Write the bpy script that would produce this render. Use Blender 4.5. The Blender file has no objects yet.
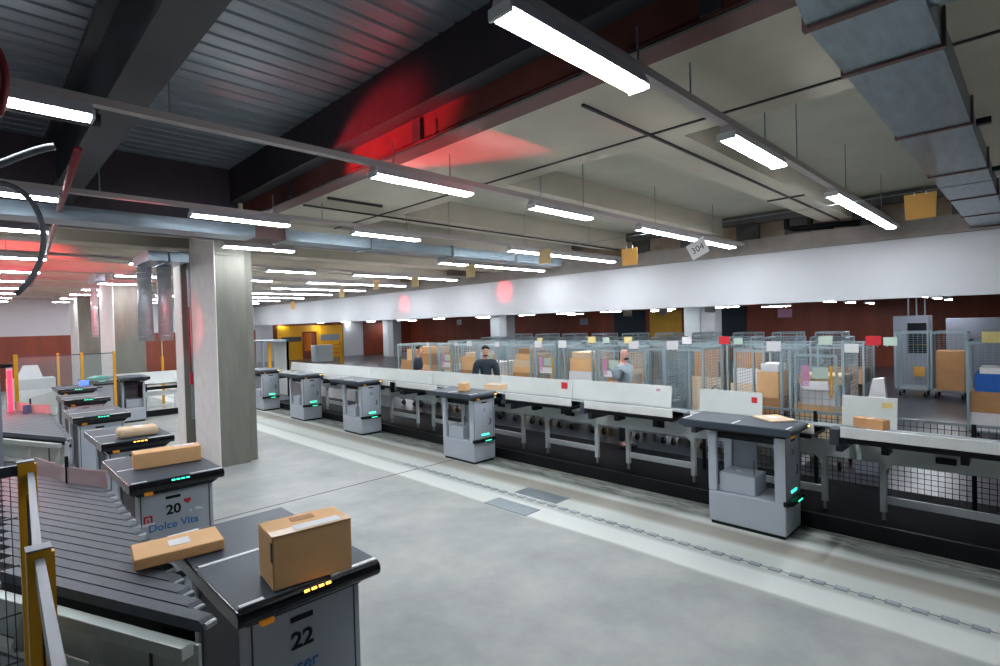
import bpy, bmesh, math, random
from mathutils import Vector, Matrix
RND = random.Random(7)
SC = bpy.context.scene
COL = SC.collection
PI = math.pi
ORD = ['first', 'second', 'third', 'fourth', 'fifth', 'sixth', 'seventh', 'eighth', 'ninth', 'tenth', 'eleventh', 'twelfth',
       'thirteenth', 'fourteenth', 'fifteenth', 'sixteenth', 'seventeenth', 'eighteenth', 'nineteenth', 'twentieth']

# ------------------------------------------------------------------ materials
def lin(h):
    h = h.lstrip('#')
    c = [int(h[i:i + 2], 16) / 255 for i in (0, 2, 4)]
    return tuple(v / 12.92 if v <= .04045 else ((v + .055) / 1.055) ** 2.4 for v in c) + (1,)

MATS = {}
def mat(name, col, rough=.5, metal=0, noise=0, scale=6, bump=0, stretch=None, emit=None, spec=.5, col2=None, alpha=None):
    m = bpy.data.materials.new(name); m.use_nodes = True
    nt = m.node_tree; b = nt.nodes['Principled BSDF']
    c = lin(col)
    b.inputs['Base Color'].default_value = c
    b.inputs['Roughness'].default_value = rough
    b.inputs['Metallic'].default_value = metal
    b.inputs['Specular IOR Level'].default_value = spec
    if emit:
        b.inputs['Emission Color'].default_value = lin(emit[0]); b.inputs['Emission Strength'].default_value = emit[1]
    if noise or bump or col2:
        tc = nt.nodes.new('ShaderNodeTexCoord'); mp = nt.nodes.new('ShaderNodeMapping')
        nt.links.new(tc.outputs['Object'], mp.inputs['Vector'])
        if stretch: mp.inputs['Scale'].default_value = stretch
        n = nt.nodes.new('ShaderNodeTexNoise'); n.inputs['Scale'].default_value = scale; n.inputs['Detail'].default_value = 6
        n.inputs['Roughness'].default_value = .62
        nt.links.new(mp.outputs['Vector'], n.inputs['Vector'])
        if noise or col2:
            r = nt.nodes.new('ShaderNodeValToRGB')
            r.color_ramp.elements[0].position = .3; r.color_ramp.elements[1].position = .7
            d = lin(col2) if col2 else tuple(v * (1 - noise) for v in c[:3]) + (1,)
            e = c if col2 else tuple(min(1, v * (1 + noise)) for v in c[:3]) + (1,)
            r.color_ramp.elements[0].color = d; r.color_ramp.elements[1].color = e
            nt.links.new(n.outputs['Fac'], r.inputs['Fac']); nt.links.new(r.outputs['Color'], b.inputs['Base Color'])
        if bump:
            bp = nt.nodes.new('ShaderNodeBump'); bp.inputs['Strength'].default_value = bump; bp.inputs['Distance'].default_value = .02
            nt.links.new(n.outputs['Fac'], bp.inputs['Height']); nt.links.new(bp.outputs['Normal'], b.inputs['Normal'])
    if alpha is not None:
        b.inputs['Alpha'].default_value = alpha
    MATS[name] = m
    return m

mat('robot_grey', '#b2bac4', .38, 0, .03, 9)
mat('robot_edge', '#8d959f', .4)
mat('robot_dark', '#3c434b', .5)
mat('deck', '#3d4752', .45, 0, .06, 30, spec=.3)
mat('black', '#101216', .45, spec=.25)
mat('gloss_black', '#0c0e11', .16)
mat('rubber', '#2f3337', .6, 0, .1, 40, .1)
mat('belt', '#535a62', .55, 0, .1, 25, .15)
mat('white_mark', '#e6eaec', .4)
mat('alu', '#a8b0b4', .35, .6, .05, 20)
mat('alu_panel', '#bcc5c0', .4, .35, .05, 8)
mat('steel', '#8c979c', .38, .55, .05, 14)
mat('wire', '#a3b5bb', .4, .35)
mat('wire_dark', '#1b1e22', .5)
mat('table_grey', '#d3dada', .45, 0, .05, 6)
mat('tray_white', '#e6e8e4', .38, 0, .04, 4)
mat('board_white', '#d3d8d5', .5, 0, .05, 3)
mat('concrete_col', '#75756c', .85, 0, .16, 3.2, .3, (1.6, 1.6, .35))
mat('plaster_white', '#f6f0ec', .8, 0, .06, 5, .15)
mat('paint_white', '#c4c5c8', .7, 0, .02, 2)
mat('ledge', '#8f8782', .85, 0, .15, 3, .3)
mat('soffit', '#b9b2a2', .85, 0, .08, 1.6, .12)
mat('coffer_in', '#bcbcae', .85, 0, .07, 1.4, .1)
mat('joint', '#2b2626', .7)
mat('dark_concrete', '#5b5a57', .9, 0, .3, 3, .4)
mat('plaster_brown', '#94795f', .9, 0, 0, 2.4, .4, None, None, .3, '#b3a596')
mat('red_brown', '#5a2a22', .6, 0, .25, 4, .15)
mat('steel_purple', '#3a3038', .5, .2, .2, 4)
mat('beam_grey', '#34373c', .55, .2, .12, 4)
mat('deck_metal', '#79828a', .42, .35, .22, 1.3, 0, (.5, 6, 1))
mat('brown_panel', '#7e3822', .55, 0, .22, 2.2, 0, (1, 1, .2))
mat('duct', '#93a3ad', .32, .75, .18, 3, .08, (1.2, 6, 6))
mat('duct_flange', '#6d5250', .5, .3)
mat('tube_metal', '#c9ccd0', .35, .45, .08, 20)
mat('yellow', '#e2a416', .42)
mat('yellow_dull', '#c8992c', .6, 0, .08, 3)
mat('orange', '#d6761c', .5)
mat('red', '#c8202c', .5)
mat('blue', '#1f5fb4', .5)
mat('letter_blue', '#2c7cc4', .5)
mat('purple', '#4d2a6a', .5)
mat('pink', '#c78fae', .5)
mat('card_orange', '#e6ac58', .7)
mat('card_beige', '#dcc08c', .7)
mat('card_white', '#e8e6e6', .6)
mat('card_green', '#b9ccbe', .6)
mat('card_yellow', '#e2cf88', .6)
mat('cardboard', '#e8b882', .75, 0, .06, 5)
mat('cardboard_dark', '#b98a5c', .75, 0, .08, 5)
mat('cardboard_pale', '#e2c8a6', .7, 0, .05, 5)
mat('tape', '#d6b48a', .3)
mat('floor_dark', '#2c3036', .3, 0, .15, 1.5)
mat('mat_black', '#0d0e10', .7, 0, .2, 4, spec=.06)
mat('skin', '#c99a80', .55)
mat('skin_pink', '#d6a493', .55)
mat('hair', '#1c1613', .7)
mat('shirt_dark', '#252f3a', .85, 0, .1, 20)
mat('shirt_grey', '#8d9ba3', .85, 0, .1, 20)
mat('trousers', '#272b33', .85)
mat('shoe', '#191919', .6)
mat('teal', '#5fc0ae', .45)
mat('lcd_blue', '#5a78ff', .4, emit=('#5a78ff', 1.2))
mat('lamp_on', '#ffffff', .4, emit=('#f2f7ff', 55))
mat('led_green', '#55ffc8', .4, emit=('#35f0b4', 2.6))
mat('led_amber', '#ffb040', .4, emit=('#ffb347', 3.5))
mat('amber_lens', '#d99a2a', .3, emit=('#ff9c20', .12))
mat('led_red', '#ff3048', .4, emit=('#ff2038', 4))
mat('lamp_body', '#c6c4c8', .5)
mat('rail_white', '#b4aaa8', .5)
mat('blue_paint', '#3e5d86', .5)
mat('hose', '#45494f', .5)
mat('pipe_red', '#7e2a2f', .4, .2)
mat('grey_box', '#8b8f9a', .5)
mat('navy', '#1d2b36', .7)

def glass(name, col, alpha):
    m = bpy.data.materials.new(name); m.use_nodes = True
    nt = m.node_tree; b = nt.nodes['Principled BSDF']
    b.inputs['Base Color'].default_value = lin(col); b.inputs['Roughness'].default_value = .15
    b.inputs['Alpha'].default_value = alpha
    MATS[name] = m
glass('clear_panel', '#aeb8ba', .16)
glass('clear_plate', '#d9b8b8', .55)  # pink tint puts the red light on the white plates into the colour

def floor_material():
    m = bpy.data.materials.new('floor_concrete'); m.use_nodes = True
    nt = m.node_tree; b = nt.nodes['Principled BSDF']; N = nt.nodes.new; L = nt.links.new
    tc = N('ShaderNodeTexCoord'); sp = N('ShaderNodeSeparateXYZ'); L(tc.outputs['Object'], sp.inputs[0])
    n1 = N('ShaderNodeTexNoise'); n1.inputs['Scale'].default_value = 1.1; n1.inputs['Detail'].default_value = 9; n1.inputs['Roughness'].default_value = .65
    L(tc.outputs['Object'], n1.inputs['Vector'])
    r1 = N('ShaderNodeValToRGB'); r1.color_ramp.elements[0].position = .3; r1.color_ramp.elements[1].position = .72
    r1.color_ramp.elements[0].color = lin('#878c8a'); r1.color_ramp.elements[1].color = lin('#aeb0aa')
    L(n1.outputs['Fac'], r1.inputs['Fac'])
    # worn painted bands that run along the sorting line
    n2 = N('ShaderNodeTexNoise'); n2.inputs['Scale'].default_value = 3; n2.inputs['Detail'].default_value = 6
    mp = N('ShaderNodeMapping'); mp.inputs['Scale'].default_value = (1, .25, 1); L(tc.outputs['Object'], mp.inputs['Vector']); L(mp.outputs[0], n2.inputs['Vector'])
    ma = N('ShaderNodeMath'); ma.operation = 'MULTIPLY_ADD'; ma.inputs[1].default_value = .10; L(n2.outputs['Fac'], ma.inputs[0]); 
    sub = N('ShaderNodeMath'); sub.operation = 'SUBTRACT'; sub.inputs[1].default_value = .05; L(sp.outputs['X'], sub.inputs[0]); L(sub.outputs[0], ma.inputs[2])
    mr = N('ShaderNodeMapRange'); mr.inputs['From Min'].default_value = 4.3; mr.inputs['From Max'].default_value = 6.3; L(ma.outputs[0], mr.inputs['Value'])
    r2 = N('ShaderNodeValToRGB'); cr = r2.color_ramp
    st = [(0, '#a0a39e'), (.075, '#a0a39e'), (.10, '#d2d6d0'), (.24, '#ced3ce'), (.28, '#a9afa9'), (.33, '#c3c9c3'), (.44, '#c6ccc6'),
          (.51, '#a09d92'), (.61, '#9c988e'), (.655, '#ccd2cc'), (.70, '#bcc4be'), (.745, '#80857d'), (.84, '#a7ada6'), (.9, '#82857d'), (.96, '#b0b6b0'), (1, '#8b8f8a')]
    while len(cr.elements) < len(st): cr.elements.new(.5)
    for e, (p, c) in zip(cr.elements, st): e.position = p
    for e, (p, c) in zip(cr.elements, st): e.color = lin(c)
    L(mr.outputs[0], r2.inputs['Fac'])
    gt = N('ShaderNodeMath'); gt.operation = 'GREATER_THAN'; gt.inputs[1].default_value = 4.42; L(ma.outputs[0], gt.inputs[0])
    mx = N('ShaderNodeMix'); mx.data_type = 'RGBA'; L(gt.outputs[0], mx.inputs['Factor']); L(r1.outputs[0], mx.inputs['A']); L(r2.outputs[0], mx.inputs['B'])
    # scuffs
    n3 = N('ShaderNodeTexNoise'); n3.inputs['Scale'].default_value = 2.2; n3.inputs['Detail'].default_value = 8; n3.inputs['Roughness'].default_value = .7
    mp3 = N('ShaderNodeMapping'); mp3.inputs['Scale'].default_value = (6, 1.2, 1); L(tc.outputs['Object'], mp3.inputs['Vector']); L(mp3.outputs[0], n3.inputs['Vector'])
    r3 = N('ShaderNodeValToRGB'); r3.color_ramp.elements[0].position = .47; r3.color_ramp.elements[1].position = .6
    r3.color_ramp.elements[0].color = (0, 0, 0, 1); r3.color_ramp.elements[1].color = (1, 1, 1, 1); L(n3.outputs['Fac'], r3.inputs['Fac'])
    g2 = N('ShaderNodeMapRange'); g2.inputs['From Min'].default_value = 5.65; g2.inputs['From Max'].default_value = 5.85; L(ma.outputs[0], g2.inputs['Value'])
    mu = N('ShaderNodeMath'); mu.operation = 'MULTIPLY'; L(r3.outputs[0], mu.inputs[0]); L(g2.outputs[0], mu.inputs[1])
    mu2 = N('ShaderNodeMath'); mu2.operation = 'MULTIPLY'; mu2.inputs[1].default_value = .75; L(mu.outputs[0], mu2.inputs[0])
    mx2 = N('ShaderNodeMix'); mx2.data_type = 'RGBA'; L(mu2.outputs[0], mx2.inputs['Factor']); L(mx.outputs['Result'], mx2.inputs['A']); mx2.inputs['B'].default_value = lin('#3a3d3a')
    L(mx2.outputs['Result'], b.inputs['Base Color'])
    b.inputs['Roughness'].default_value = .5; b.inputs['Specular IOR Level'].default_value = .35
    bp = N('ShaderNodeBump'); bp.inputs['Strength'].default_value = .05; L(n1.outputs['Fac'], bp.inputs['Height']); L(bp.outputs[0], b.inputs['Normal'])
    MATS['floor'] = m
floor_material()

# ------------------------------------------------------------------ mesh builder
class MB:
    def __init__(s): s.v = []; s.f = []; s.mi = []; s.cur = 0
    def m(s, i): s.cur = i; return s
    def add(s, vs, fs):
        o = len(s.v); s.v += [tuple(v) for v in vs]
        for f in fs: s.f.append(tuple(i + o for i in f)); s.mi.append(s.cur)
        return s
    def box(s, x0, x1, y0, y1, z0, z1):
        return s.add([(x0, y0, z0), (x1, y0, z0), (x1, y1, z0), (x0, y1, z0), (x0, y0, z1), (x1, y0, z1), (x1, y1, z1), (x0, y1, z1)],
                     [(0, 3, 2, 1), (4, 5, 6, 7), (0, 1, 5, 4), (1, 2, 6, 5), (2, 3, 7, 6), (3, 0, 4, 7)])
    def hexa(s, bot, top):   # two quads, same winding (counter-clockwise from above)
        return s.add(list(bot) + list(top), [(0, 3, 2, 1), (4, 5, 6, 7), (0, 1, 5, 4), (1, 2, 6, 5), (2, 3, 7, 6), (3, 0, 4, 7)])
    def bar(s, p, q, w, h, up=(0, 0, 1)):
        p = Vector(p); q = Vector(q); d = (q - p).normalized(); up = Vector(up)
        if abs(d.dot(up)) > .99: up = Vector((0, 1, 0))
        a = d.cross(up).normalized() * w / 2; b = a.cross(d).normalized() * h / 2
        vs = [p - a - b, p + a - b, p + a + b, p - a + b, q - a - b, q + a - b, q + a + b, q - a + b]
        return s.add(vs, [(3, 2, 1, 0), (4, 5, 6, 7), (0, 1, 5, 4), (1, 2, 6, 5), (2, 3, 7, 6), (3, 0, 4, 7)])
    def tube(s, pts, r, n=8, cap=True):
        pts = [Vector(p) for p in pts]; o = len(s.v); k = len(pts); ref = None
        for i, p in enumerate(pts):
            d = (pts[min(i + 1, k - 1)] - pts[max(i - 1, 0)]).normalized()
            if ref is None: ref = Vector((0, 0, 1)) if abs(d.z) < .9 else Vector((1, 0, 0))
            a = d.cross(ref).normalized(); b = a.cross(d).normalized(); ref = b
            rr = r[i] if isinstance(r, (list, tuple)) else r
            for j in range(n):
                t = 2 * PI * j / n; s.v.append(tuple(p + a * math.cos(t) * rr + b * math.sin(t) * rr))
        for i in range(k - 1):
            for j in range(n):
                j2 = (j + 1) % n
                s.f.append((o + i * n + j, o + i * n + j2, o + (i + 1) * n + j2, o + (i + 1) * n + j)); s.mi.append(s.cur)
        if cap:
            s.f.append(tuple(o + j for j in range(n - 1, -1, -1))); s.mi.append(s.cur)
            s.f.append(tuple(o + (k - 1) * n + j for j in range(n))); s.mi.append(s.cur)
        return s
    def prism(s, poly, axis, a, b):   # polygon in the plane across axis, extruded a..b
        def P(u, v, w):
            return {'x': (w, u, v), 'y': (u, w, v), 'z': (u, v, w)}[axis]
        n = len(poly)
        vs = [P(u, v, a) for u, v in poly] + [P(u, v, b) for u, v in poly]
        fs = [tuple(range(n - 1, -1, -1)), tuple(range(n, 2 * n))] + [(i, (i + 1) % n, n + (i + 1) % n, n + i) for i in range(n)]
        return s.add(vs, fs)
    def build(s, name, mats, parent=None, bevel=0, smooth=False, loc=None):
        me = bpy.data.meshes.new(name); me.from_pydata(s.v, [], s.f)
        if isinstance(mats, str): mats = [mats]
        for k in mats: me.materials.append(MATS[k])
        for p, i in zip(me.polygons, s.mi): p.material_index = min(i, len(mats) - 1); p.use_smooth = smooth
        bm = bmesh.new(); bm.from_mesh(me); bmesh.ops.recalc_face_normals(bm, faces=bm.faces); bm.to_mesh(me); bm.free()
        o = bpy.data.objects.new(name, me); COL.objects.link(o)
        if parent: o.parent = parent
        if loc: o.location = loc
        if bevel:
            md = o.modifiers.new('bevel', 'BEVEL'); md.width = bevel; md.segments = 2; md.limit_method = 'ANGLE'; md.angle_limit = .7
        return o

def tag(o, label, cat, group=None, kind=None):
    o['label'] = label; o['category'] = cat
    if group: o['group'] = group
    if kind: o['kind'] = kind
    return o
def struct(o): o['kind'] = 'structure'; return o
def empty(name, loc=(0, 0, 0), rz=0):
    o = bpy.data.objects.new(name, None); COL.objects.link(o); o.location = loc; o.rotation_euler = (0, 0, rz); o.empty_display_size = .1
    return o
KIDS = {}
def kids(o): return [c for c in COL.objects if c.parent == o]
def copy_tree(o, parent=None, tree=None):
    if tree is None:
        tree = {}
        for c in COL.objects:
            if c.parent: tree.setdefault(c.parent.name, []).append(c)
    c = o.copy(); COL.objects.link(c)
    if parent: c.parent = parent
    for ch in tree.get(o.name, []): copy_tree(ch, c, tree)
    return c
def text(name, body, size, loc, rot, m, parent, bold=0.0, align='CENTER'):
    cu = bpy.data.curves.new(name, 'FONT'); cu.body = body; cu.size = size; cu.align_x = align; cu.extrude = .0008; cu.offset = bold
    cu.materials.append(MATS[m])
    t = bpy.data.objects.new(name, cu); COL.objects.link(t); bpy.context.view_layer.update()
    me = bpy.data.meshes.new_from_object(t.evaluated_get(bpy.context.evaluated_depsgraph_get()))
    bpy.data.objects.remove(t); me.name = name
    o = bpy.data.objects.new(name, me); COL.objects.link(o); o.location = loc; o.rotation_euler = rot
    if parent: o.parent = parent
    return o

# ------------------------------------------------------------------ camera
cam = bpy.data.cameras.new('camera'); cob = bpy.data.objects.new('camera', cam); COL.objects.link(cob)
cam.sensor_width = 36; cam.lens = 536.4 / 1000 * 36; cam.clip_end = 200; cam.clip_start = .05
yaw, pit, rol = math.radians(44.8), math.radians(.98), math.radians(1.5)
f = Vector((math.sin(yaw) * math.cos(pit), math.cos(yaw) * math.cos(pit), -math.sin(pit)))
r = Vector((math.cos(yaw), -math.sin(yaw), 0)); d = f.cross(r)
c_, s_ = math.cos(rol), math.sin(rol)
R_ = c_ * r + s_ * d; D_ = -s_ * r + c_ * d
M4 = Matrix(((R_.x, -D_.x, -f.x, 0), (R_.y, -D_.y, -f.y, 0), (R_.z, -D_.z, -f.z, 2.2), (0, 0, 0, 1)))
cob.matrix_world = M4
SC.camera = cob
cam.dof.use_dof = False

# ------------------------------------------------------------------ room shell
struct(MB().box(-6, 6.3, -4, 29.5, -.1, 0).build('floor', 'floor'))
struct(MB().box(6.3, 27.2, -6, 38, -.1, 0).build('floor_back', 'floor_dark'))
fj = MB()
fj.box(-.5, 5.95, 6.765, 6.78, 0, .002); fj.box(1.0, 5.9, 13.6, 13.615, 0, .002)
struct(fj.build('trim_floor_joint', 'joint'))

# far end wall: white above, brown boarding below
wf = MB(); wf.m(0).box(-6, 10.9, 29.5, 29.7, 2.2, 4.3); wf.m(1).box(-6, 10.9, 29.46, 29.7, 0, 2.2)
struct(wf.build('wall_far', ['paint_white', 'brown_panel']))
wb = MB(); wb.box(27, 27.2, -6, 38, 0, 2.95)
struct(wb.build('wall_back', 'brown_panel'))
wg = MB(); wg.m(0).box(10.9, 27, 38, 38.2, 0, 2.95)
wg.m(1).box(10.9, 15.2, 37.9, 38.0, 0, 2.95); wg.m(1).box(20.6, 22.3, 37.9, 38, 0, 2.95)
struct(wg.build('wall_far_bay', ['brown_panel', 'paint_white']))

# long white bulkhead above the sorting line and the ledge over it
struct(MB().box(10.9, 11.05, -4, 29.5, 2.45, 3.42).build('trim_bulkhead', 'paint_white'))
lg = MB()
n = 46
for i in range(n):
    y0 = -4 + 33.5 * i / n; y1 = -4 + 33.5 * (i + 1) / n
    lg.box(10.82, 11.35, y0, y1, 3.42, 3.70 + .03 * RND.random())
struct(lg.build('trim_ledge', 'ledge'))
struct(MB().box(11.05, 11.5, -4, 38, 2.46, 2.52).build('trim_bulkhead_foot', 'joint'))
# back hall ceiling, recess over the ledge
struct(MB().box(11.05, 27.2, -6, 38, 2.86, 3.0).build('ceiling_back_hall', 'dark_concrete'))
pw = MB(); pw.box(11.2, 11.35, -4, 29.5, 3.6, 4.62)
struct(pw.build('wall_recess', 'plaster_brown'))
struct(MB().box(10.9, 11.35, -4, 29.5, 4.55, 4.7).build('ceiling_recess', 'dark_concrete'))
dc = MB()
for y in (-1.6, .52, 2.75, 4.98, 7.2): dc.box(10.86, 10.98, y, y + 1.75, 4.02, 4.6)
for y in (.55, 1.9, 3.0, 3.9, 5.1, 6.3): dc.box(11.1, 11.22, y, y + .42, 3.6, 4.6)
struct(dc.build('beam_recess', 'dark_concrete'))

# concrete ceiling with coffers (soffit z 3.87)
SZ, CZ = 3.87, 4.2
cs = MB()
cs.box(2.97, 4.68, -4, 8.3, SZ, SZ + .4)                       # strip beside the brown edge beam
ribs = [(-4, -1.6), (.0, .52), (2.27, 2.75), (4.5, 4.98), (6.73, 7.2)]
for a, b in ribs: cs.box(4.68, 10.9, a, b, SZ, SZ + .4)
struct(cs.build('ceiling_soffit', 'soffit'))
struct(MB().box(4.68, 10.9, -4, 9, CZ, CZ + .15).build('ceiling_coffer', 'coffer_in'))
# beyond the cross beam a flat slab with ribs
struct(MB().box(-6, 10.9, 8.9, 29.5, 3.95, 4.2).build('ceiling_far', 'soffit'))
rb = MB()
for y in (10.7, 13.3, 15.9, 18.5, 21.1, 23.7, 26.3): rb.box(-6, 10.9, y, y + .4, 3.68, 3.96)
struct(rb.build('beam_far_ribs', 'soffit'))
struct(MB().box(-6, 2.9, 8.35, 8.75, 3.66, 4.7).build('beam_cross', 'steel_purple'))
struct(MB().box(2.9, 10.9, 8.3, 8.9, 3.72, 4.3).build('beam_cross_concrete', 'soffit'))
# dark joints and conduits on the soffit
jt = MB()
jt.box(4.40, 4.425, -4, 8.3, SZ - .012, SZ)
for y, xa in ((2.46, 3.4), (4.74, 3.25), (6.95, 3.25)): jt.box(xa, 10.9, y - .012, y + .012, SZ - .02, SZ)
jt.box(8.2, 8.23, 2.27, 2.75, SZ - .02, SZ); jt.box(3.3, 4.1, 6.35, 6.38, SZ - .03, SZ)
struct(jt.build('trim_ceiling_joints', 'joint'))

# metal deck ceiling on the near side, built from ribbed sheets
dk = MB(); DZ = 4.56
y = -4.0
while y < 8.4:
    dk.prism([(y + .012, DZ + .02), (y + .03, DZ), (y + .185, DZ), (y + .2, DZ + .02)], 'x', -6, 2.8)
    y += .2
dk.m(1).box(-6, 2.8, -4, 8.4, DZ + .02, DZ + .1)
struct(dk.build('ceiling_deck', ['deck_metal', 'black']))
# edge beam: dark web, grey flange, brown slab edge
eb = MB()
eb.m(0).box(2.79, 2.92, -4, 8.35, 4.1, 4.62)
eb.m(1).box(2.78, 2.97, -4, 8.35, 4.08, 4.105)
eb.m(2).box(2.95, 3.0, -4, 8.35, SZ, 4.10)
eb.m(2).box(2.95, 3.2, -4, 8.35, SZ - .012, SZ + .01)
eb.m(3).box(2.955, 2.985, -4, 8.35, SZ - .024, SZ - .008)
for y in (1.2, 3.9, 6.6): eb.m(1).box(2.93, 2.96, y, y + .12, SZ, 4.06)
struct(eb.build('beam_edge', ['steel_purple', 'beam_grey', 'red_brown', 'joint']))
# grey steel beams below the metal deck
for x0 in (.72, -1.9, -4.4):
    gb = MB(); gb.box(x0, x0 + .24, -4, 8.4, 3.80, 3.84); gb.box(x0 + .1, x0 + .14, -4, 8.4, 3.84, DZ); gb.box(x0, x0 + .24, -4, 8.4, DZ - .06, DZ)
    struct(gb.build('beam_deck', 'beam_grey'))

# double concrete column with the expansion gap
c1 = MB()
c1.m(0).box(2.84, 3.3, 9.3, 10.57, 0, 3.95); c1.m(0).box(3.3, 3.46, 9.42, 10.57, 0, 3.95)
c1.m(1).box(2.825, 2.84, 9.28, 10.57, 0, 3.95)
c1.m(0).box(2.86, 3.24, 9.285, 9.3, 3.42, 3.46)
struct(c1.build('pillar_near', ['concrete_col', 'plaster_white'], bevel=.012))
c2 = MB(); c2.m(0).box(2.84, 3.3, 11.2, 11.66, 0, 3.95); c2.m(1).box(2.825, 2.84, 11.2, 11.66, 0, 3.95)
struct(c2.build('pillar_near_twin', ['concrete_col', 'plaster_white'], bevel=.012))
for nm, ya, yb in (('pillar_middle', 17.7, 19.8), ('pillar_far', 24.3, 26.3)):
    c = MB(); c.m(0).box(2.84, 3.55, ya, yb, 0, 3.95); c.m(1).box(2.825, 2.84, ya, yb, 0, 3.95)
    struct(c.build(nm, ['concrete_col', 'plaster_white'], bevel=.012))
for nm, yb in (('pillar_hall', 9.5), ('pillar_hall_far', 21.6), ('pillar_hall_end', 33.2)):
    c = MB(); c.m(0).box(22, 22.7, yb, yb + .62, 0, 2.86); c.m(1).box(22, 22.7, yb + .64, yb + 1.35, 0, 2.86)
    struct(c.build(nm, ['paint_white', 'table_grey'], bevel=.02))
# rods and services in the gap of the column
g = MB(); g.tube([(2.88, 10.72, 3.9), (2.88, 10.72, 1.75)], .02); g.tube([(2.9, 10.95, 3.9), (2.9, 10.95, .6)], .03)
tag(g.build('hanging_conduit', 'alu'), 'thin metal conduits running down the gap between twin concrete pillars', 'pipe')
ex = empty('hanging_alarm_handle', (2.84, 10.78, 1.25))
MB().box(-.02, .02, -.05, .05, 0, .22).build('grip', 'red', ex, .01); MB().tube([(0, 0, .22), (0, 0, 1.4)], .012).build('rod', 'pipe_red', ex)
tag(ex, 'red pull handle on a long rod in the gap of the twin pillars', 'handle')

# ------------------------------------------------------------------ light rails and lamps
def tube_lamp(seg, name='ceiling_lamp'):
    o = empty(name); L = 1.12 * seg
    h = MB(); h.prism([(-.065, 0), (.065, 0), (.035, .075), (-.035, .075)], 'x', 0, L)
    h.build('housing', 'lamp_body', o)
    for i in range(seg):
        b = MB(); b.prism([(-.058, -.002), (.058, -.002), (.05, -.02), (-.05, -.02)], 'x', i * 1.12 + .02, (i + 1) * 1.12 - .02)
        b.build('light_tube', 'lamp_on', o)
    for x in (0, L):
        MB().prism([(-.066, -.022), (.066, -.022), (.066, .03), (-.066, .03)], 'x', x - .008, x + .008).build('end_cap', 'white_mark', o)
    return o
LAMP1 = tube_lamp(1); LAMP3 = tube_lamp(3)
used = {1: False, 3: False}
rail_lamps = [
 (1.6, [(1.64, 1), (3.96, 1), (6.75, 3)]), (4.06, [(-.54, 1), (2.53, 1), (4.58, 1), (6.89, 3)]),
 (6.72, [(-2.8, 1), (-.45, 1), (1.82, 1), (3.84, 1), (6.95, 3)]), (8.92, [(-2.6, 1), (-.34, 1), (2.85, 1), (7.1, 3)]),
 (12.1, [(-2.5, 1), (-.1, 1), (2.2, 1), (4.76, 1), (6.9, 3)]), (14.7, [(-2.4, 1), (.0, 1), (2.4, 1), (4.8, 1), (6.9, 3)]),
 (17.2, [(-2.4, 1), (.0, 1), (2.4, 1), (4.8, 1), (6.9, 3)]), (19.7, [(-2.4, 1), (0., 1), (2.4, 1), (4.8, 1), (6.9, 3)]),
 (22.2, [(0., 1), (2.4, 1), (4.8, 1), (6.9, 3)]), (24.7, [(0., 1), (2.4, 1), (4.8, 1), (6.9, 3)]), (27.2, [(0., 1), (2.4, 1), (4.8, 1), (6.9, 3)])]
RZ = 3.52
for i, (y, ls) in enumerate(rail_lamps):
    x0 = -3 if i else .9
    rr = empty('light_rail', (0, y, RZ + .075))
    MB().box(x0, 10.75, -.035, .035, 0, .05).build('rail', 'rail_white', rr)
    xs = [1.0, 2.75, 3.4, 4.75, 5.58, 7.38, 9.4] if i < 4 else [.5, 4, 8]
    for x in xs:
        top = (DZ if x < 2.4 else SZ if x < 4.7 else CZ) if y < 8.3 else 3.95
        MB().tube([(x, 0, .05), (x, 0, top - RZ - .075)], .006, 5).build('hanger_rod', 'steel', rr)
    tag(rr, 'white lighting rail hung from ceiling, %s away from the camera' % ORD[i], 'light rail', 'ceiling light rails')
    for j, (x, sg) in enumerate(ls):
        P = LAMP1 if sg == 1 else LAMP3
        o = P if not used[sg] else copy_tree(P); used[sg] = True
        o.location = (x, y, RZ)
        tag(o, ('lit three-tube fluorescent strip beside the white bulkhead on the %s rail' % ORD[i]) if sg == 3 else
            'lit fluorescent tube, %s from the left along the %s ceiling rail' % (ORD[j], ORD[i]), 'ceiling light', 'fluorescent ceiling lights')
# lamps in the back hall; last rows added to brighten the dock gates
hl = tube_lamp(1, 'ceiling_lamp'); first = True; k = 0
for i, y in enumerate((2.0, 4.6, 7.2, 9.8, 12.4, 15.0, 17.6, 21, 25, 29, 33, 36.5)):
    for j, x in enumerate((13.2, 15.8, 18.4, 21.0, 24)):
        if (i == 0 and j == 4) or (1 < i < 10 and j in (0, 2)) or (1 < i < 10 and j == 4 and i % 2): continue
        o = hl if first else copy_tree(hl); first = False
        o.location = (x, y + (.9 if j % 2 and i > 1 else 0), 2.6 if i == 0 else 2.63); o.rotation_euler = (0, 0, PI / 2) if i > 1 else (0, 0, 0)
        tag(o, 'small lit tube in the back hall, %s row from the right, %s behind the bulkhead' % (ORD[i], ORD[j]), 'ceiling light', 'back hall lights')

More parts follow.
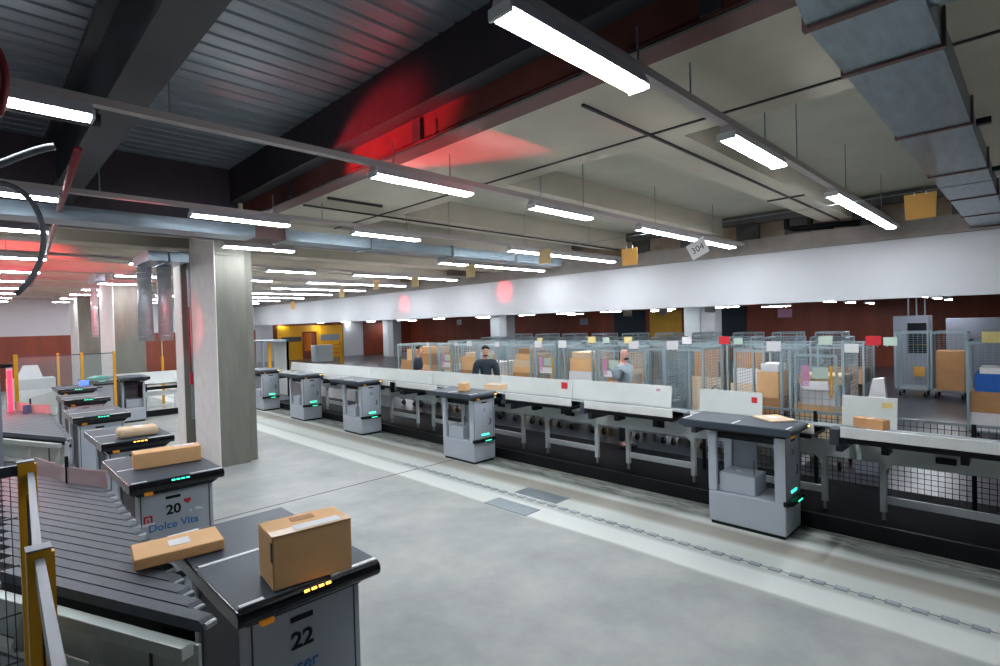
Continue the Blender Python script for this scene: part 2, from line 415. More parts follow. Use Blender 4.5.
# ------------------------------------------------------------------ ducts and pipes
du = empty('ceiling_duct', (0, .03, 3.47))
xs = [2.68, 3.34, 4.84, 6.45, 8.0, 9.5, 10.8]
for a, b in zip(xs[:-1], xs[1:]):
    MB().box(a, b, .29, .69, 0, .16).build('duct_section', 'duct', du)
for x in xs:
    fl = MB(); fl.box(x - .02, x + .02, .275, .705, -.012, 0); fl.box(x - .02, x + .02, .275, .29, 0, .18); fl.box(x - .02, x + .02, .69, .705, 0, .18)
    fl.build('flange', 'duct_flange', du)
for x in (5.1, 6.9): MB().box(x, x + .06, .2, .28, .05, .09).build('bracket', 'black', du)
MB().hexa([(1.7, .15, .1), (2.68, .29, 0), (2.68, .69, 0), (1.7, .6, .1)], [(1.7, .15, .28), (2.68, .29, .16), (2.68, .69, .16), (1.7, .6, .28)]).build('duct_transition', 'duct', du)
MB().tube([(2.85, .35, .12), (3.05, .1, .16), (3.05, -2.0, .2)], .11, 16).build('branch_pipe', 'duct', du, smooth=True)
tag(du, 'rectangular galvanised air duct with brown flanges under the concrete ceiling', 'duct')
p = MB(); p.tube([(2.6, -.02, 3.78), (10.8, .0, 3.78)], .03)
tag(p.build('ceiling_pipe', 'black'), 'straight black pipe running along the ceiling beside the galvanised duct', 'pipe')
b2 = MB()
for y in (2.95, 3.35): b2.tube([(11.0, y, 4.5), (11.0, y, 3.86), (11.08, y - .1, 3.84), (11.08, y - .75, 3.80)], .05, 10)
tag(b2.build('ceiling_heating_pipe', 'black', smooth=True), 'two thick black pipes bent in the rough recess above the ledge', 'pipe')
d2 = empty('hanging_duct', (0, 7.72, 3.5))
MB().box(-2, 2.9, 0, .4, 0, .16).build('duct_section', 'duct', d2); MB().box(3.3, 9.6, -.1, .3, -.02, .14).build('duct_section', 'duct', d2)
MB().hexa([(2.9, 0, 0), (3.3, -.1, -.02), (3.3, .3, -.02), (2.9, .4, 0)], [(2.9, 0, .16), (3.3, -.1, .14), (3.3, .3, .14), (2.9, .4, .16)]).build('duct_transition', 'duct_flange', d2)
for x in (3.3, 4.7, 6.4, 8.1): MB().box(x - .02, x + .02, -.13, .33, -.04, .16).build('flange', 'steel', d2)
tag(d2, 'low flat galvanised duct crossing the hall above the near pillar', 'duct')
for k, (x, y, lab) in enumerate(((2.22, 11.0, 'left of the two spiral ducts hanging beside the near pillar'), (2.52, 11.0, 'right of the two spiral ducts hanging beside the near pillar'), (2.2, 16.1, 'thin spiral duct hanging beside the middle pillar'))):
    e = empty('hanging_spiral_duct', (x, y, 2.06 if k < 2 else 2.12))
    R = .115 if k < 2 else .07
    sp = MB(); sp.tube([(0, 0, 0), (0, 0, 1.3)], R, 20)
    sp.build('duct_pipe', 'tube_metal', e, smooth=True)
    rg = MB()
    for i in range(13): rg.tube([(0, 0, .08 + i * .1), (0, 0, .092 + i * .1)], R * 1.03, 20)
    rg.build('seam', 'tube_metal', e)
    MB().box(-R - .02, R + .02, -R - .9, R + .02, 1.3, 1.46).build('elbow_box', 'duct', e)
    tag(e, lab, 'duct')
# hoses and riser at the left edge
def bez(p0, p1, p2, p3, n=14):
    out = []
    for i in range(n + 1):
        t = i / n; u = 1 - t
        out.append(tuple(u**3 * a + 3 * u * u * t * b + 3 * u * t * t * c + t**3 * dd for a, b, c, dd in zip(p0, p1, p2, p3)))
    return out
tag(MB().tube(bez((-.3, 3.3, 3.6), (.1, 3.3, 3.7), (.22, 3.3, 3.5), (.13, 3.3, 3.2)), .018, 10).build('hanging_hose', 'pipe_red', smooth=True), 'red lit hose looping down at the upper left corner', 'hose')  # the red light on this hose is put into its colour
tag(MB().tube(bez((-.5, 4.0, 2.85), (.0, 4.0, 2.95), (.2, 4.0, 3.22), (.39, 4.0, 3.29)), .02, 10).build('hanging_hose', 'hose', smooth=True), 'grey hose with a cut end rising below the first left lamp', 'hose')
tag(MB().tube(bez((.2, 6, 3.46), (.5, 6, 3.5), (.62, 6, 2.9), (.3, 6, 2.55)), .022, 10).build('hanging_hose', 'hose', smooth=True), 'grey hose hanging in a wide loop beside the red riser pipe', 'hose')
rp = MB(); rp.tube([(.64, 5.13, 3.6), (.74, 7.13, 3.6), (.97, 11.4, 3.6), (1.3, 20, 3.6)], .03, 10)
tag(rp.build('ceiling_pipe', 'pipe_red', smooth=True), 'long thin red pipe running away below the dark metal ceiling', 'pipe')
tag(MB().tube([(-1.5, 4.55, 3.68), (.7, 4.6, 3.68)], .05, 10).build('ceiling_pipe', 'black', smooth=True), 'thick black pipe crossing behind the first lamp at left', 'pipe')

# ------------------------------------------------------------------ kerb, studs, plates
kb = empty('kerb_guard', (0, 0, 0))
MB().box(6.15, 6.19, -1, 16.6, 0, .16).build('guard_plate', 'black', kb); struct(MB().box(6.19, 8.1, -1, 16.6, .0, .012).build('floor_mat', 'mat_black'))
MB().box(6.44, 6.47, -1, 16.6, .02, .05).build('guide_strip', 'steel', kb)
tag(kb, 'low black guard plate along the foot of the sorting line', 'kerb')
st0 = None
ys = [.3 + .167 * i for i in range(42)]
for i, y in enumerate(ys):
    if st0 is None:
        s0 = MB(); s0.box(-.036, .036, -.05, .05, 0, .004); s0.m(1).box(-.022, .022, -.036, .036, .004, .007)
        st0 = s0.build('floor_stud', ['robot_edge', 'alu']); o = st0
    else: o = copy_tree(st0)
    o.location = (4.92, y, 0)
    tag(o, 'small metal floor stud in the row along the pale painted band', 'floor stud', 'floor studs in the painted band')
wr = MB().tube([(4.92, .2, .001), (4.92, 8.0, .001)], .003, 5)
tag(wr.build('guide_wire', 'grey_box'), 'thin dark guide wire linking the metal floor studs', 'wire')
for k, (xa, xb, lab) in enumerate(((4.45, 4.71, 'smooth grey floor plate at the edge of the pale band'), (5.0, 5.27, 'smooth grey floor plate nearer the sorting line'))):
    tag(MB().box(xa, xb, 4.15, 4.84, 0, .006).build('floor_plate', 'steel'), lab, 'floor plate')

# ------------------------------------------------------------------ transport robots
def robot(name, num, word=None, deck_led='led_green', right=True):
    o = empty(name)
    W = .46 if right else .50; D0, D1 = (-.13, W - .02) if right else (-.065, .565); Lg = .77
    b = MB(); b.box(0, W, 0, Lg, .035, .36); b.build('base_skirt', 'robot_grey', o, .012)
    MB().box(.02, W - .02, .02, Lg - .02, .0, .035).build('underbody', 'black', o)
    fc = MB(); fc.box(0, W, 0, .10, .36, 1.03); fc.m(1).box(.012, .02, -.001, .0, .37, 1.03); fc.m(1).box(W - .03, W - .022, -.001, 0, .37, 1.03)
    fc.build('front_panel', ['robot_grey', 'robot_dark'], o, .012)
    MB().box(0, .05, Lg - .09, Lg, .36, 1.03).build('rear_post', 'robot_grey', o, .008)
    MB().box(W - .05, W, Lg - .09, Lg, .36, 1.03).build('rear_post', 'robot_grey', o, .008)
    MB().box(W - .03, W - .015, .42 if right else .1, Lg - .09, .36, 1.03).build('side_wall', 'robot_edge' if right else 'robot_dark', o)
    if not right: MB().box(.015, .03, .1, Lg - .09, .36, .95).build('side_wall', 'robot_dark', o)
    MB().box(.04, W - .1, .30, Lg - .1, .36, .56).build('control_box', 'robot_grey', o, .008)
    MB().tube([(.2, .52, .56), (.2, .52, .568)], .03, 12).build('knob', 'white_mark', o)
    MB().tube([(.1, .33, .5), (.1, .33, .72)], .004, 5).build('antenna', 'black', o)
    MB().box(.06, W - .06, .1, Lg - .02, .92, .98).build('cross_beam', 'black', o)
    bp = MB()
    if right: bp.prism([(-.015, .02), (-.015, -.02), (.06, -.055), (W - .03, -.055), (W, -.0), (W, .02)], 'z', .335, .385)
    else: bp.box(-.01, W + .01, -.02, .02, .33, .38)
    bp.build('bumper', 'black', o, .006)
    # deck: two belt modules with round edges, longer than the body
    y0, y1 = -.10, 1.04
    prof = [(y0 + .036 - .036 * math.cos(t), .036 - .036 * math.sin(t)) for t in [PI / 2 - i * PI / 8 for i in range(9)]] + [(y1 - .036 + .036 * math.cos(t), .036 + .036 * math.sin(t)) for t in [PI / 2 - i * PI / 8 for i in range(9)]]
    dk = MB(); dk.prism(prof, 'x', D0, D1)
    dk.build('deck_frame', 'deck' if right else 'gloss_black', o, .008, loc=(0, 0, 1.045))
    for ya, yb in ((y0 + .035, y0 + .565), (y0 + .575, y1 - .035)):
        t = MB(); t.box(D0 + .005, D1 - .005, ya, yb, 1.112, 1.12); t.build('belt', 'deck', o, .004)
    for y, xe in ((y0 + .04, .05), ((y0 + y1) / 2 - .018, .1 if right else .46), (y1 - .06, .1)):
        MB().box(D0 + .02, xe, y, y + .022, 1.118, 1.1225).build('white_strip', 'white_mark', o)
    MB().box(.33, D1 - .01, y0 + .026, y0 + .05, 1.114, 1.1225).build('white_strip', 'white_mark', o) if not right else None
    ud = MB(); ud.hexa([(.0, .0, 1.0), (W, .0, 1.0), (W, Lg, 1.0), (.0, Lg, 1.0)], [(-.04, y0 + .05, 1.045), (D1 - .03, y0 + .05, 1.045), (D1 - .03, y1 - .05, 1.045), (-.04, y1 - .05, 1.045)])
    ud.build('deck_support', 'black', o)
    MB().box(.03, .085, y0 + .03, y0 + .06, 1.016, 1.038).build('amber_lamp', 'amber_lens', o, .005)
    # panel details
    MB().box(.175, .275 if not right else .29, -.006, .001, .945, .968).build('handle_slot', 'black', o, .006)
    if num: text('number_lettering', num, .10 if not right else .07, (.225 if not right else .235, -.0015, .83 if not right else .81), (PI / 2, 0, 0), 'black', o, .0028 if not right else .002)
    if right:
        em = MB()
        pts = [(.33 + .05 * math.cos(t), .64 + .055 * math.sin(t)) for t in [(-PI * .55) + i * PI * 1.1 / 12 for i in range(13)]]
        inn = [(.325 + .03 * math.cos(t), .645 + .045 * math.sin(t)) for t in [(PI * .5) - i * PI * 1.0 / 12 for i in range(13)]]
        em.prism(pts + inn, 'y', -.002, 0); em.build('emblem', 'purple', o)
        MB().box(.17, .30, -.002, 0, .575, .585).build('emblem_line', 'pink', o)
        MB().box(.17, .33, -.004, 0, .43, .455).build('green_light_and_glint', 'led_green', o)
        MB().box(.2, .33, -.058, -.054, .35, .36).build('green_light_and_glint', 'led_green', o)  # glowing strip stands in for the green reflection on the bumper
        MB().box(.38, .42, y0 - .004, y0 + .02, 1.075, 1.088).build('deck_light', 'led_amber', o)
    else:
        for i in range(4):
            MB().box(.20 + i * .032, .222 + i * .032, y0 + .006, y0 + .02, 1.098, 1.108).build('deck_light', deck_led, o)
    if word:
        text('word_lettering', word, .078, (.225, -.0015, .725), (PI / 2, 0, 0), 'letter_blue', o, .001)
    return o
right_spots = [(5.62, 1.76, '3', 'transport robot nearest on the sorting line, carrying a flat envelope'),
               (5.57, 6.25, '1', 'transport robot on the sorting line with two cartons on its deck'),
               (5.62, 9.7, '11', 'transport robot in the middle of the three empty ones at the line'),
               (5.7, 12.35, '14', 'transport robot at the line with an empty deck, next to last'),
               (5.63, 14.85, '7', 'farthest transport robot at the line, beside the concrete pillar')]
right_spots[2] = (5.62, 9.7, '11', 'empty transport robot at the line, third from the right')
right_spots[3] = (5.62, 12.35, '14', 'empty transport robot at the line, fourth from the right')
for x, y, nme, lab in right_spots:
    o = robot('transport_robot', nme); o.location = (x, y, 0)
    tag(o, 'grey ' + lab, 'robot', 'transport robots at the sorting line')
left_spots = [(.765, 2.26, '22', 'user', 'led_amber', 'grey transport robot numbered 22 in front, carrying the big carton'),
              (.845, 4.64, '20', 'Dolce Vita', 'led_green', 'grey transport robot numbered 20 with blue lettering'),
              (.96, 6.55, '19', None, 'led_amber', 'grey transport robot behind number 20 carrying a padded packet'),
              (1.0, 8.9, '18', None, 'led_green', 'grey transport robot with empty deck behind the padded packet one'),
              (1.16, 11.4, '17', None, 'led_green', 'grey transport robot queued fifth from the front at left'),
              (1.3, 13.75, '16', None, 'led_green', 'grey transport robot queued sixth from the front under the blue light')]
for x, y, nme, wd, led, lab in left_spots:
    o = robot('transport_robot', nme, wd, led, False); o.location = (x, y, 0)
    tag(o, lab, 'robot', 'transport robots queued at the induction')
    if nme == '20':
        h = MB(); pts = []
        for i in range(24):
            t = 2 * PI * i / 24
            pts.append((.32 + .0016 * 16 * math.sin(t) ** 3, .905 + .0016 * (13 * math.cos(t) - 5 * math.cos(2 * t) - 2 * math.cos(3 * t) - math.cos(4 * t))))
        h.prism(pts, 'y', -.002, 0); h.build('heart_mark', 'red', o)
        w = MB(); w.box(.02, .10, -.002, 0, .775, .795); w.build('white_mark', 'white_mark', o)
        w = MB(); w.box(.03, .042, -.002, 0, .795, .84); w.box(.075, .087, -.002, 0, .795, .84); w.box(.03, .087, -.002, 0, .838, .85); w.box(.054, .063, -.002, 0, .795, .825); w.build('red_mark', 'red', o)
        w = MB(); w.prism([(.33, .815), (.352, .815), (.341, .835)], 'y', -.002, 0); w.prism([(.37, .825), (.43, .815), (.41, .835), (.375, .842)], 'y', -.002, 0); w.build('white_mark', 'white_mark', o)
o = robot('transport_robot', '', None, 'led_green', False); o.location = (1.95, 15.55, 0)
tag(o, 'grey transport robot with the teal packet beyond the yellow post', 'robot', 'transport robots queued at the induction')
o = robot('transport_robot', '', None, 'led_green', False); o.location = (3.14, 16.65, 0); o.rotation_euler = (0, 0, PI)
tag(o, 'grey transport robot docked at the left end of the far sorting table', 'robot')
o2 = MB().box(-.06, .1, -.03, .05, 0, .1).build('status_light', 'lcd_blue'); o2.location = (1.72, 14.4, 1.12)
tag(o2, 'glowing blue light on the sixth robot of the queue', 'light')

# ------------------------------------------------------------------ sorting line tables
def table(far=False, board=True):
    o = empty('sorting_table')
    # local y 0..1.55 ; x is absolute-like offset from the lip plane
    b = MB(); b.box(.72, .78, 0, 1.55, .62, .80); b.build('front_beam', 'table_grey', o, .004)
    b = MB(); b.box(1.15, 1.2, 0, 1.55, .55, .7); b.build('rear_beam', 'table_grey', o)
    for y in (.19, 1.19):
        l = MB(); l.box(.725, .775, y, y + .06, .1, .62); l.m(1).box(.735, .765, y + .015, y + .045, 0, .1); l.build('leg', ['table_grey', 'alu'], o, .004)
        l = MB(); l.prism([(y + (.06 if y < .5 else 0), .62), (y + (.13 if y < .5 else -.07), .62), (y + (.06 if y < .5 else 0), .55)], 'x', .735, .765); l.build('gusset', 'table_grey', o)
    MB().box(.735, .765, .25, 1.19, .19, .27).build('stretcher', 'table_grey', o, .003)
    t = MB(); t.hexa([(0, .12, 1.075), (1.02, .12, .875), (1.02, 1.44, .875), (0, 1.44, 1.075)], [(0, .12, 1.09), (1.02, .12, .89), (1.02, 1.44, .89), (0, 1.44, 1.09)])
    t.build('tray', 'tray_white', o)
    MB().box(-.012, .006, .12, 1.44, .99, 1.095).build('tray_lip', 'tray_white', o, .004)
    MB().box(1.02, 1.06, 0, 1.55, .86, .93).build('rear_rail', 'alu', o)
    u = MB(); u.box(.03, .55, .16, 1.40, .93, .97); u.box(.3, .5, .5, .56, .8, .95); u.box(.3, .5, 1.1, 1.16, .8, .95); u.build('under_frame', 'black', o)
    MB().box(.68, .72, .62, .78, .70, .76).build('junction_box', 'black', o, .006)
    g = MB(); g.box(.02, .2, 1.46, 1.54, .9, 1.06); g.box(.2, .8, 1.47, 1.53, .8, .95); g.build('gap_bracket', 'robot_dark', o)
    return o
TB = table(); X0 = 6.1
nT = 0
for k in range(-1, 10):
    o = TB if k == -1 else copy_tree(TB)
    o.location = (X0, 3.06 - .0 + 1.55 * (k - 2) + 0, 0)
    nT += 1
    tag(o, 'white sorting chute on grey trestle legs, %s from the right end of the line' % ORD[k + 1], 'sorting table', 'sorting chutes of the long line')
# back boards
boards = [(1.1, 1.62, 1.27), (2.5, 3.32, 1.23), (3.74, 5.5, 1.235), (5.52, 7.2, 1.22), (7.22, 9.3, 1.21), (9.32, 11.8, 1.2), (11.82, 14.2, 1.195), (14.22, 16.5, 1.18)]
for i, (a, b, zt) in enumerate(boards):
    m = MB(); m.hexa([(7.13, a, .932), (7.15, a, .932), (7.15, b, .932), (7.13, b, .932)], [(7.17, a, zt), (7.19, a, zt), (7.19, b, zt), (7.17, b, zt)])
    bo = m.build('back_board', 'board_white', None, .004)
    tag(bo, ['white board standing behind the brown carton at the right end', 'short white board with a red tag behind the envelope robot', 'long white board in front of the bald man', 'white board in front of the stacked cartons between the two men',
             'white board in front of the bearded man in black', 'white board in front of the stooping dark-haired man', 'white board before the small trolley far down the line', 'farthest white board of the line, in front of the yellow gates'][i], 'board', 'white back boards of the chutes')
def sheet(name, x, ya, yb, za, zb, m, lab, cat='sticker', t=.003):
    return tag(MB().box(x - t, x, ya, yb, za, zb).build(name, m), lab, cat)
sheet('red_card', 7.155, 5.62, 5.75, 1.07, 1.18, 'red', 'red square card on the white board left of the bald man', 'card', .006)
sheet('red_tag', 7.155, 2.56, 2.63, 1.06, 1.17, 'red', 'red tag on the short white board behind the envelope robot')
sheet('pink_note', 7.16, 3.92, 3.98, 1.15, 1.19, 'pink', 'small pink note at the right end of the long board')
sheet('green_note', 7.16, 3.80, 3.86, 1.1, 1.14, 'card_green', 'pale green note beside the pink one on the long board')
sheet('yellow_note', 7.16, 1.14, 1.24, 1.12, 1.22, 'card_yellow', 'yellow note on the board behind the brown carton')
# black mesh guard behind the line
mg = empty('mesh_guard', (7.55, 0, 0))
m = MB()
for i in range(75): m.box(0, .006, -1 + i * .06, -.994 + i * .06, .1, .98)
for i in range(16): m.box(0, .006, -1, 3.45, .1 + i * .058, .106 + i * .058)
m.build('wire_mesh', 'wire_dark', mg)
for y in (-1, .5, 2.0, 3.45): MB().box(-.02, .02, y - .02, y + .02, 0, 1.0).build('post', 'black', mg)
MB().box(-.015, .015, -1, 3.45, .97, 1.0).build('top_rail', 'steel', mg)
tag(mg, 'black wire mesh guard behind the right end of the line', 'fence')

# far sorting table (runs across, seen left of the column)
ft = empty('far_sorting_table', (0, 16.5, 0))
MB().box(3.25, 5.6, .08, .16, .52, .64).build('front_beam', 'table_grey', ft)
for x in (3.3, 3.95, 4.25, 5.2): MB().box(x, x + .06, .09, .15, .02, .52).build('leg', 'table_grey', ft)
MB().box(3.3, 3.96, .1, .14, .22, .28).build('stretcher', 'table_grey', ft)
MB().hexa([(3.25, -.0, .86), (5.6, -.0, .86), (5.6, .9, .78), (3.25, .9, .78)], [(3.25, 0, .88), (5.6, 0, .88), (5.6, .9, .8), (3.25, .9, .8)]).build('tray', 'tray_white', ft)
MB().box(3.25, 5.6, -.01, .03, .70, .78).build('under_frame', 'black', ft)
MB().box(2.3, 4.45, .9, .93, .76, 1.12).build('back_board', 'board_white', ft)
MB().box(3.25, 5.6, -.03, 0, 0, .16).build('guard_plate', 'black', ft)
tag(ft, 'white far sorting table left of the near concrete pillar', 'sorting table')
fb = empty('side_conveyor', (0, 0, 0))
MB().hexa([(.8, 17.0, .3), (.8, 16.95, .3), (2.25, 17.05, .62), (2.25, 17.1, .62)], [(.8, 17.0, .70), (.8, 16.95, .70), (2.25, 17.05, 1.04), (2.25, 17.1, 1.04)]).build('side_board', 'board_white', fb)
MB().hexa([(.8, 17.6, .5), (.8, 17.0, .5), (2.25, 17.1, .82), (2.25, 17.6, .82)], [(.8, 17.6, .55), (.8, 17.0, .55), (2.25, 17.1, .87), (2.25, 17.6, .87)]).build('belt', 'belt', fb)
for x in (.95, 1.6, 2.15): MB().box(x - .03, x + .03, 17.1, 17.16, 0, .3 + (x - .8) * .22 + .2).build('leg', 'table_grey', fb)
tag(fb, 'pale side board of the conveyor climbing behind the yellow fence posts', 'conveyor')

# ------------------------------------------------------------------ induction conveyors with narrow belts (left)
def induction():
    o = empty('induction_conveyor')
    u = Vector((.40, -.917, 0)).normalized(); v = Vector((u.y, -u.x, 0)) * -1    # v points away from camera / right
    for i in range(17):
        yb = 2.28 + .157 * i
        e = Vector((.615 + .003 * i, yb, 0)); a = u * 1.3; w = v * .0285
        s = e - a
        P = [s - w, e - w, e + w, s + w]
        t = MB(); t.hexa([(q.x, q.y, 1.055) for q in P], [(q.x, q.y, 1.10) for q in P])
        t.tube([(e - w) + Vector((0, 0, 1.0775)), (e + w) + Vector((0, 0, 1.0775))], .0225, 10)
        t.build('belt', 'belt', o)
        rr = MB(); c = e - u * .0
        c = e + u * .03
        rr.tube([(c - w * .8) + Vector((0, 0, 1.078)), (c + w * .8) + Vector((0, 0, 1.078))], .014, 10)
        rr.build('end_roller', 'alu', o)
    # front side frame
    e = Vector((.56, 2.23, 0)); s = e - u * 1.35; off = v * -.02
    def q(p, z): return (p.x, p.y, z)
    fr = MB(); fr.bar(q(s + off, 1.02), q(e + off, 1.02), .05, .05); fr.bar(q(s + off, .82), q(e + off, .82), .05, .03); fr.bar(q(s + v * .03, .92), q(e + v * .03, .92), .015, .2)
    fr.build('side_frame', 'alu_panel', o, .004)
    for t in (.25, .62, 1.0):
        c = s + u * (1.35 * t)
        g = MB(); g.prism([(0, 0), (.05, 0), (0, .16)], 'x', -.006, .006); ob = g.build('gusset', 'alu_panel', o); ob.location = (c.x - .02, c.y - .02, .83); ob.rotation_euler = (0, 0, 1.16)
        MB().tube([(c.x - .045, c.y - .03, .85), (c.x - .06, c.y - .04, .85)], .012, 8).build('bolt', 'alu', o)
    MB().bar(q(s + off, .74), q(e + off, .74), .04, .09).build('cable_tray', 'steel', o)
    un = MB(); n0 = Vector((.6, 2.35, 0)); n1 = Vector((.63, 4.9, 0)); back = u * -1.3
    un.hexa([q(n0 + back, .98), q(n0, .98), q(n1, .98), q(n1 + back, .98)], [q(n0 + back, 1.045), q(n0, 1.045), q(n1, 1.045), q(n1 + back, 1.045)])
    un.build('bed_plate', 'black', o)
    for (x, y) in ((.5, 2.5), (.55, 4.7), (.1, 3.6)):
        MB().box(x - .03, x + .03, y - .03, y + .03, 0, .98).build('leg', 'robot_dark', o)
    hs = MB().bar(q(Vector((.36, 5.72, 0)), 1.15), q(Vector((.49, 5.14, 0)), 1.15), .01, .14); hs.bar(q(Vector((.5, 5.1, 0)), 1.15), q(Vector((.68, 4.72, 0)), 1.15), .01, .14)
    hs.build('end_plate', 'clear_plate', o)
    MB().box(.485, .505, 5.1, 5.12, 1.0, 1.3).build('plate_post', 'black', o)
    return o
I1 = induction(); tag(I1, 'nearest induction conveyor of slanted dark narrow belts at lower left', 'conveyor', 'induction conveyors')
I2 = copy_tree(I1); I2.location = (.12, 5.15, 0); tag(I2, 'second induction conveyor behind, next to the red lit gate', 'conveyor', 'induction conveyors')

# ------------------------------------------------------------------ guard fence in front left
gf = empty('guard_fence', (0, 0, 0))
for (x, y, t) in ((.15, 2.86, 1.70), (.118, 1.90, 1.63)):
    p = MB(); p.box(x - .026, x + .026, y - .026, y + .026, 0, t); p.build('post', 'yellow', gf, .003)
    MB().box(x - .027, x + .027, y - .027, y + .027, t, t + .004).build('post_cap', 'grey_box', gf)
    MB().box(x + .024, x + .032, y - .026, y + .0, t - .45, t - .01).build('post_channel', 'yellow', gf)
m = MB()
for i in range(42): m.box(.10 - i * .025, .103 - i * .025, 2.858, 2.861, .1, 1.66)
for i in range(9): m.box(-.95, .12, 2.857, 2.862, .15 + i * .19, .155 + i * .19)
m.build('wire_panel', 'wire_dark', gf)
MB().box(-.95, .13, 2.845, 2.875, 1.65, 1.69).build('panel_rail', 'robot_dark', gf)
MB().bar((.163, 2.83, 1.63), (.118, 1.93, 1.59), .02, .06).build('side_rail', 'robot_edge', gf)
MB().bar((.118, 1.87, 1.58), (.088, .9, 1.58), .02, .06).build('side_rail', 'robot_edge', gf)
m = MB()
for i in range(40): m.box(.145 - i * .0008, .148 - i * .0008, 2.8 - i * .026, 2.803 - i * .026, .1, 1.58)
m.build('wire_panel', 'wire_dark', gf)
tag(gf, 'yellow post guard fence with black wire mesh at the left edge', 'fence')

# far fence: yellow posts and clear panels
ff = empty('post_fence', (0, 0, 0))
posts = [(.52, 11.2, 1.92), (.70, 15.25, 1.8), (1.62, 17.6, 1.75), (2.42, 15.25, 1.8), (1.82, 15.25, 1.8)]
for x, y, t in posts: MB().box(x - .025, x + .025, y - .025, y + .025, 0, t).build('post', 'yellow', ff)
for (xa, ya), (xb, yb) in (((.52, 11.2), (.70, 15.25)), ((.70, 15.25), (1.82, 15.25)), ((1.82, 15.25), (2.42, 15.25))):
    MB().bar((xa, ya, 1.4), (xb, yb, 1.4), .006, .7).build('clear_panel', 'clear_panel', ff)
    MB().bar((xa, ya, 1.76), (xb, yb, 1.76), .02, .02).build('top_rail', 'robot_dark', ff)
tag(ff, 'yellow post fence with clear panels behind the robot queue', 'fence')
yp = MB(); yp.box(-.03, .03, -.03, .03, 0, 1.5); yp.m(1).box(-.012, .012, -.012, .012, 1.5, 2.15); yp.m(2).box(-.03, .03, -.03, .03, 2.15, 2.2)
o = yp.build('bollard_post', ['yellow', 'card_beige', 'led_amber']); o.location = (4.05, 18.2, 0)
tag(o, 'yellow post with a small lamp behind the far sorting table', 'post')
# red lit scanner gate
sg = empty('scanner_gate', (0, 0, 0))
MB().box(.14, .21, 6.9, 6.97, 0, 1.84).build('post', 'grey_box', sg); MB().box(-1.4, .21, 6.9, 6.97, 1.77, 1.84).build('cross_bar', 'black', sg)
MB().box(.39, .46, 10.75, 10.8, 0, 1.78).build('post', 'paint_white', sg)
MB().box(-.6, .46, 10.75, 10.8, 1.74, 1.80).build('cross_bar', 'black', sg)
MB().box(.40, .45, 10.73, 10.75, 1.0, 1.70).build('red_light_strip', 'led_red', sg)
MB().box(.07, .12, 6.92, 6.95, .9, 1.72).build('red_light_strip', 'led_red', sg)
tag(sg, 'scanner gate with glowing red light strips at the left edge', 'gate')
sc_ = empty('scanner_camera', (.57, 10.2, 1.1))
MB().box(-.04, .04, -.04, .04, 0, .12).build('camera_body', 'blue_paint', sc_); MB().box(-.015, .015, -.015, .015, -1.1, 0).build('stand', 'robot_dark', sc_)
tag(sc_, 'small blue sensor on a thin stand behind the second conveyor', 'sensor')
mc = empty('control_desk', (1.2, 19.5, 0))
MB().box(-.5, .5, -.3, .3, 0, 1.05).build('cabinet', 'table_grey', mc, .02); MB().hexa([(-.3, -.2, 1.05), (.25, -.2, 1.05), (.25, .2, 1.05), (-.3, .2, 1.05)], [(-.15, -.1, 1.4), (.15, -.1, 1.4), (.15, .1, 1.4), (-.15, .1, 1.4)]).build('printer', 'white_mark', mc)
tag(mc, 'grey control cabinet with white printer seen through the clear fence panels', 'cabinet')

# ------------------------------------------------------------------ parcels
def carton(name, w, l, h, m='cardboard', label_patch=True, tape=True, bevel=.006):
    o = empty(name)
    b = MB(); b.box(-w / 2, w / 2, -l / 2, l / 2, 0, h); b.build('body', m, o, bevel)
    if tape: MB().box(-w / 2 + .001, w / 2 - .001, -.025, .025, h, h + .0015).build('tape', 'tape', o)
    if label_patch: MB().box(-.04, .05, -.045, .045, h + .001, h + .003).build('address_label', 'card_white', o)
    return o
def place(o, x, y, z, rz, lab, cat='box', group=None):
    o.location = (x, y, z); o.rotation_euler = (0, 0, rz); return tag(o, lab, cat, group)
big = empty('parcel')
MB().box(-.17, .17, -.11, .11, 0, .225).build('body', 'cardboard', big, .006)
MB().box(-.169, .169, -.112, -.045, .2245, .227).build('tape', 'tape', big)
MB().box(-.07, .13, -.095, -.035, .226, .2285).build('address_label', 'card_white', big)
MB().box(-.05, .05, .02, .07, .226, .2275).build('stamp_mark', 'cardboard_dark', big)
MB().box(-.1725, -.169, -.108, -.09, .12, .2).build('barcode', 'robot_dark', big)
place(big, 1.04, 2.31, 1.123, -.12, 'big tall cardboard parcel with a white label on robot 22', 'parcel')
p2 = carton('parcel', .37, .23, .052, 'cardboard', True, False); place(p2, .70, 2.98, 1.123, -.12, 'flat cardboard parcel bridging the dark belts and robot 22', 'parcel')
p3 = empty('parcel'); MB().box(-.235, .235, -.085, .085, 0, .125).build('body', 'cardboard', p3, .006); MB().box(.05, .2, .0, .06, .125, .1275).build('address_label', 'card_white', p3); MB().box(-.236, -.234, -.03, -.01, .05, .075).build('hand_hole', 'robot_dark', p3)
place(p3, 1.14, 5.08, 1.123, -.10, 'long narrow cardboard parcel on robot number 20', 'parcel')
p4 = carton('padded_packet', .36, .22, .10, 'cardboard_pale', True, False, .035); place(p4, 1.24, 6.72, 1.123, -.05, 'pale padded packet with rounded edges on the third robot of the queue', 'parcel')
p5 = MB(); p5.prism([(-.17, 0), (.17, 0), (.165, .014), (-.165, .012)], 'y', -.14, .14); p5.m(1).box(-.05, .07, -.05, .05, .0135, .015)
p5o = p5.build('envelope', ['cardboard_pale', 'card_white']); place(p5o, 6.0, 1.98, 1.123, .9, 'flat brown cardboard envelope with white label on the nearest line robot', 'envelope')
place(carton('parcel', .15, .14, .13, 'cardboard', False), 5.72, 6.62, 1.123, .2, 'small square carton on the deck of the second line robot', 'parcel')
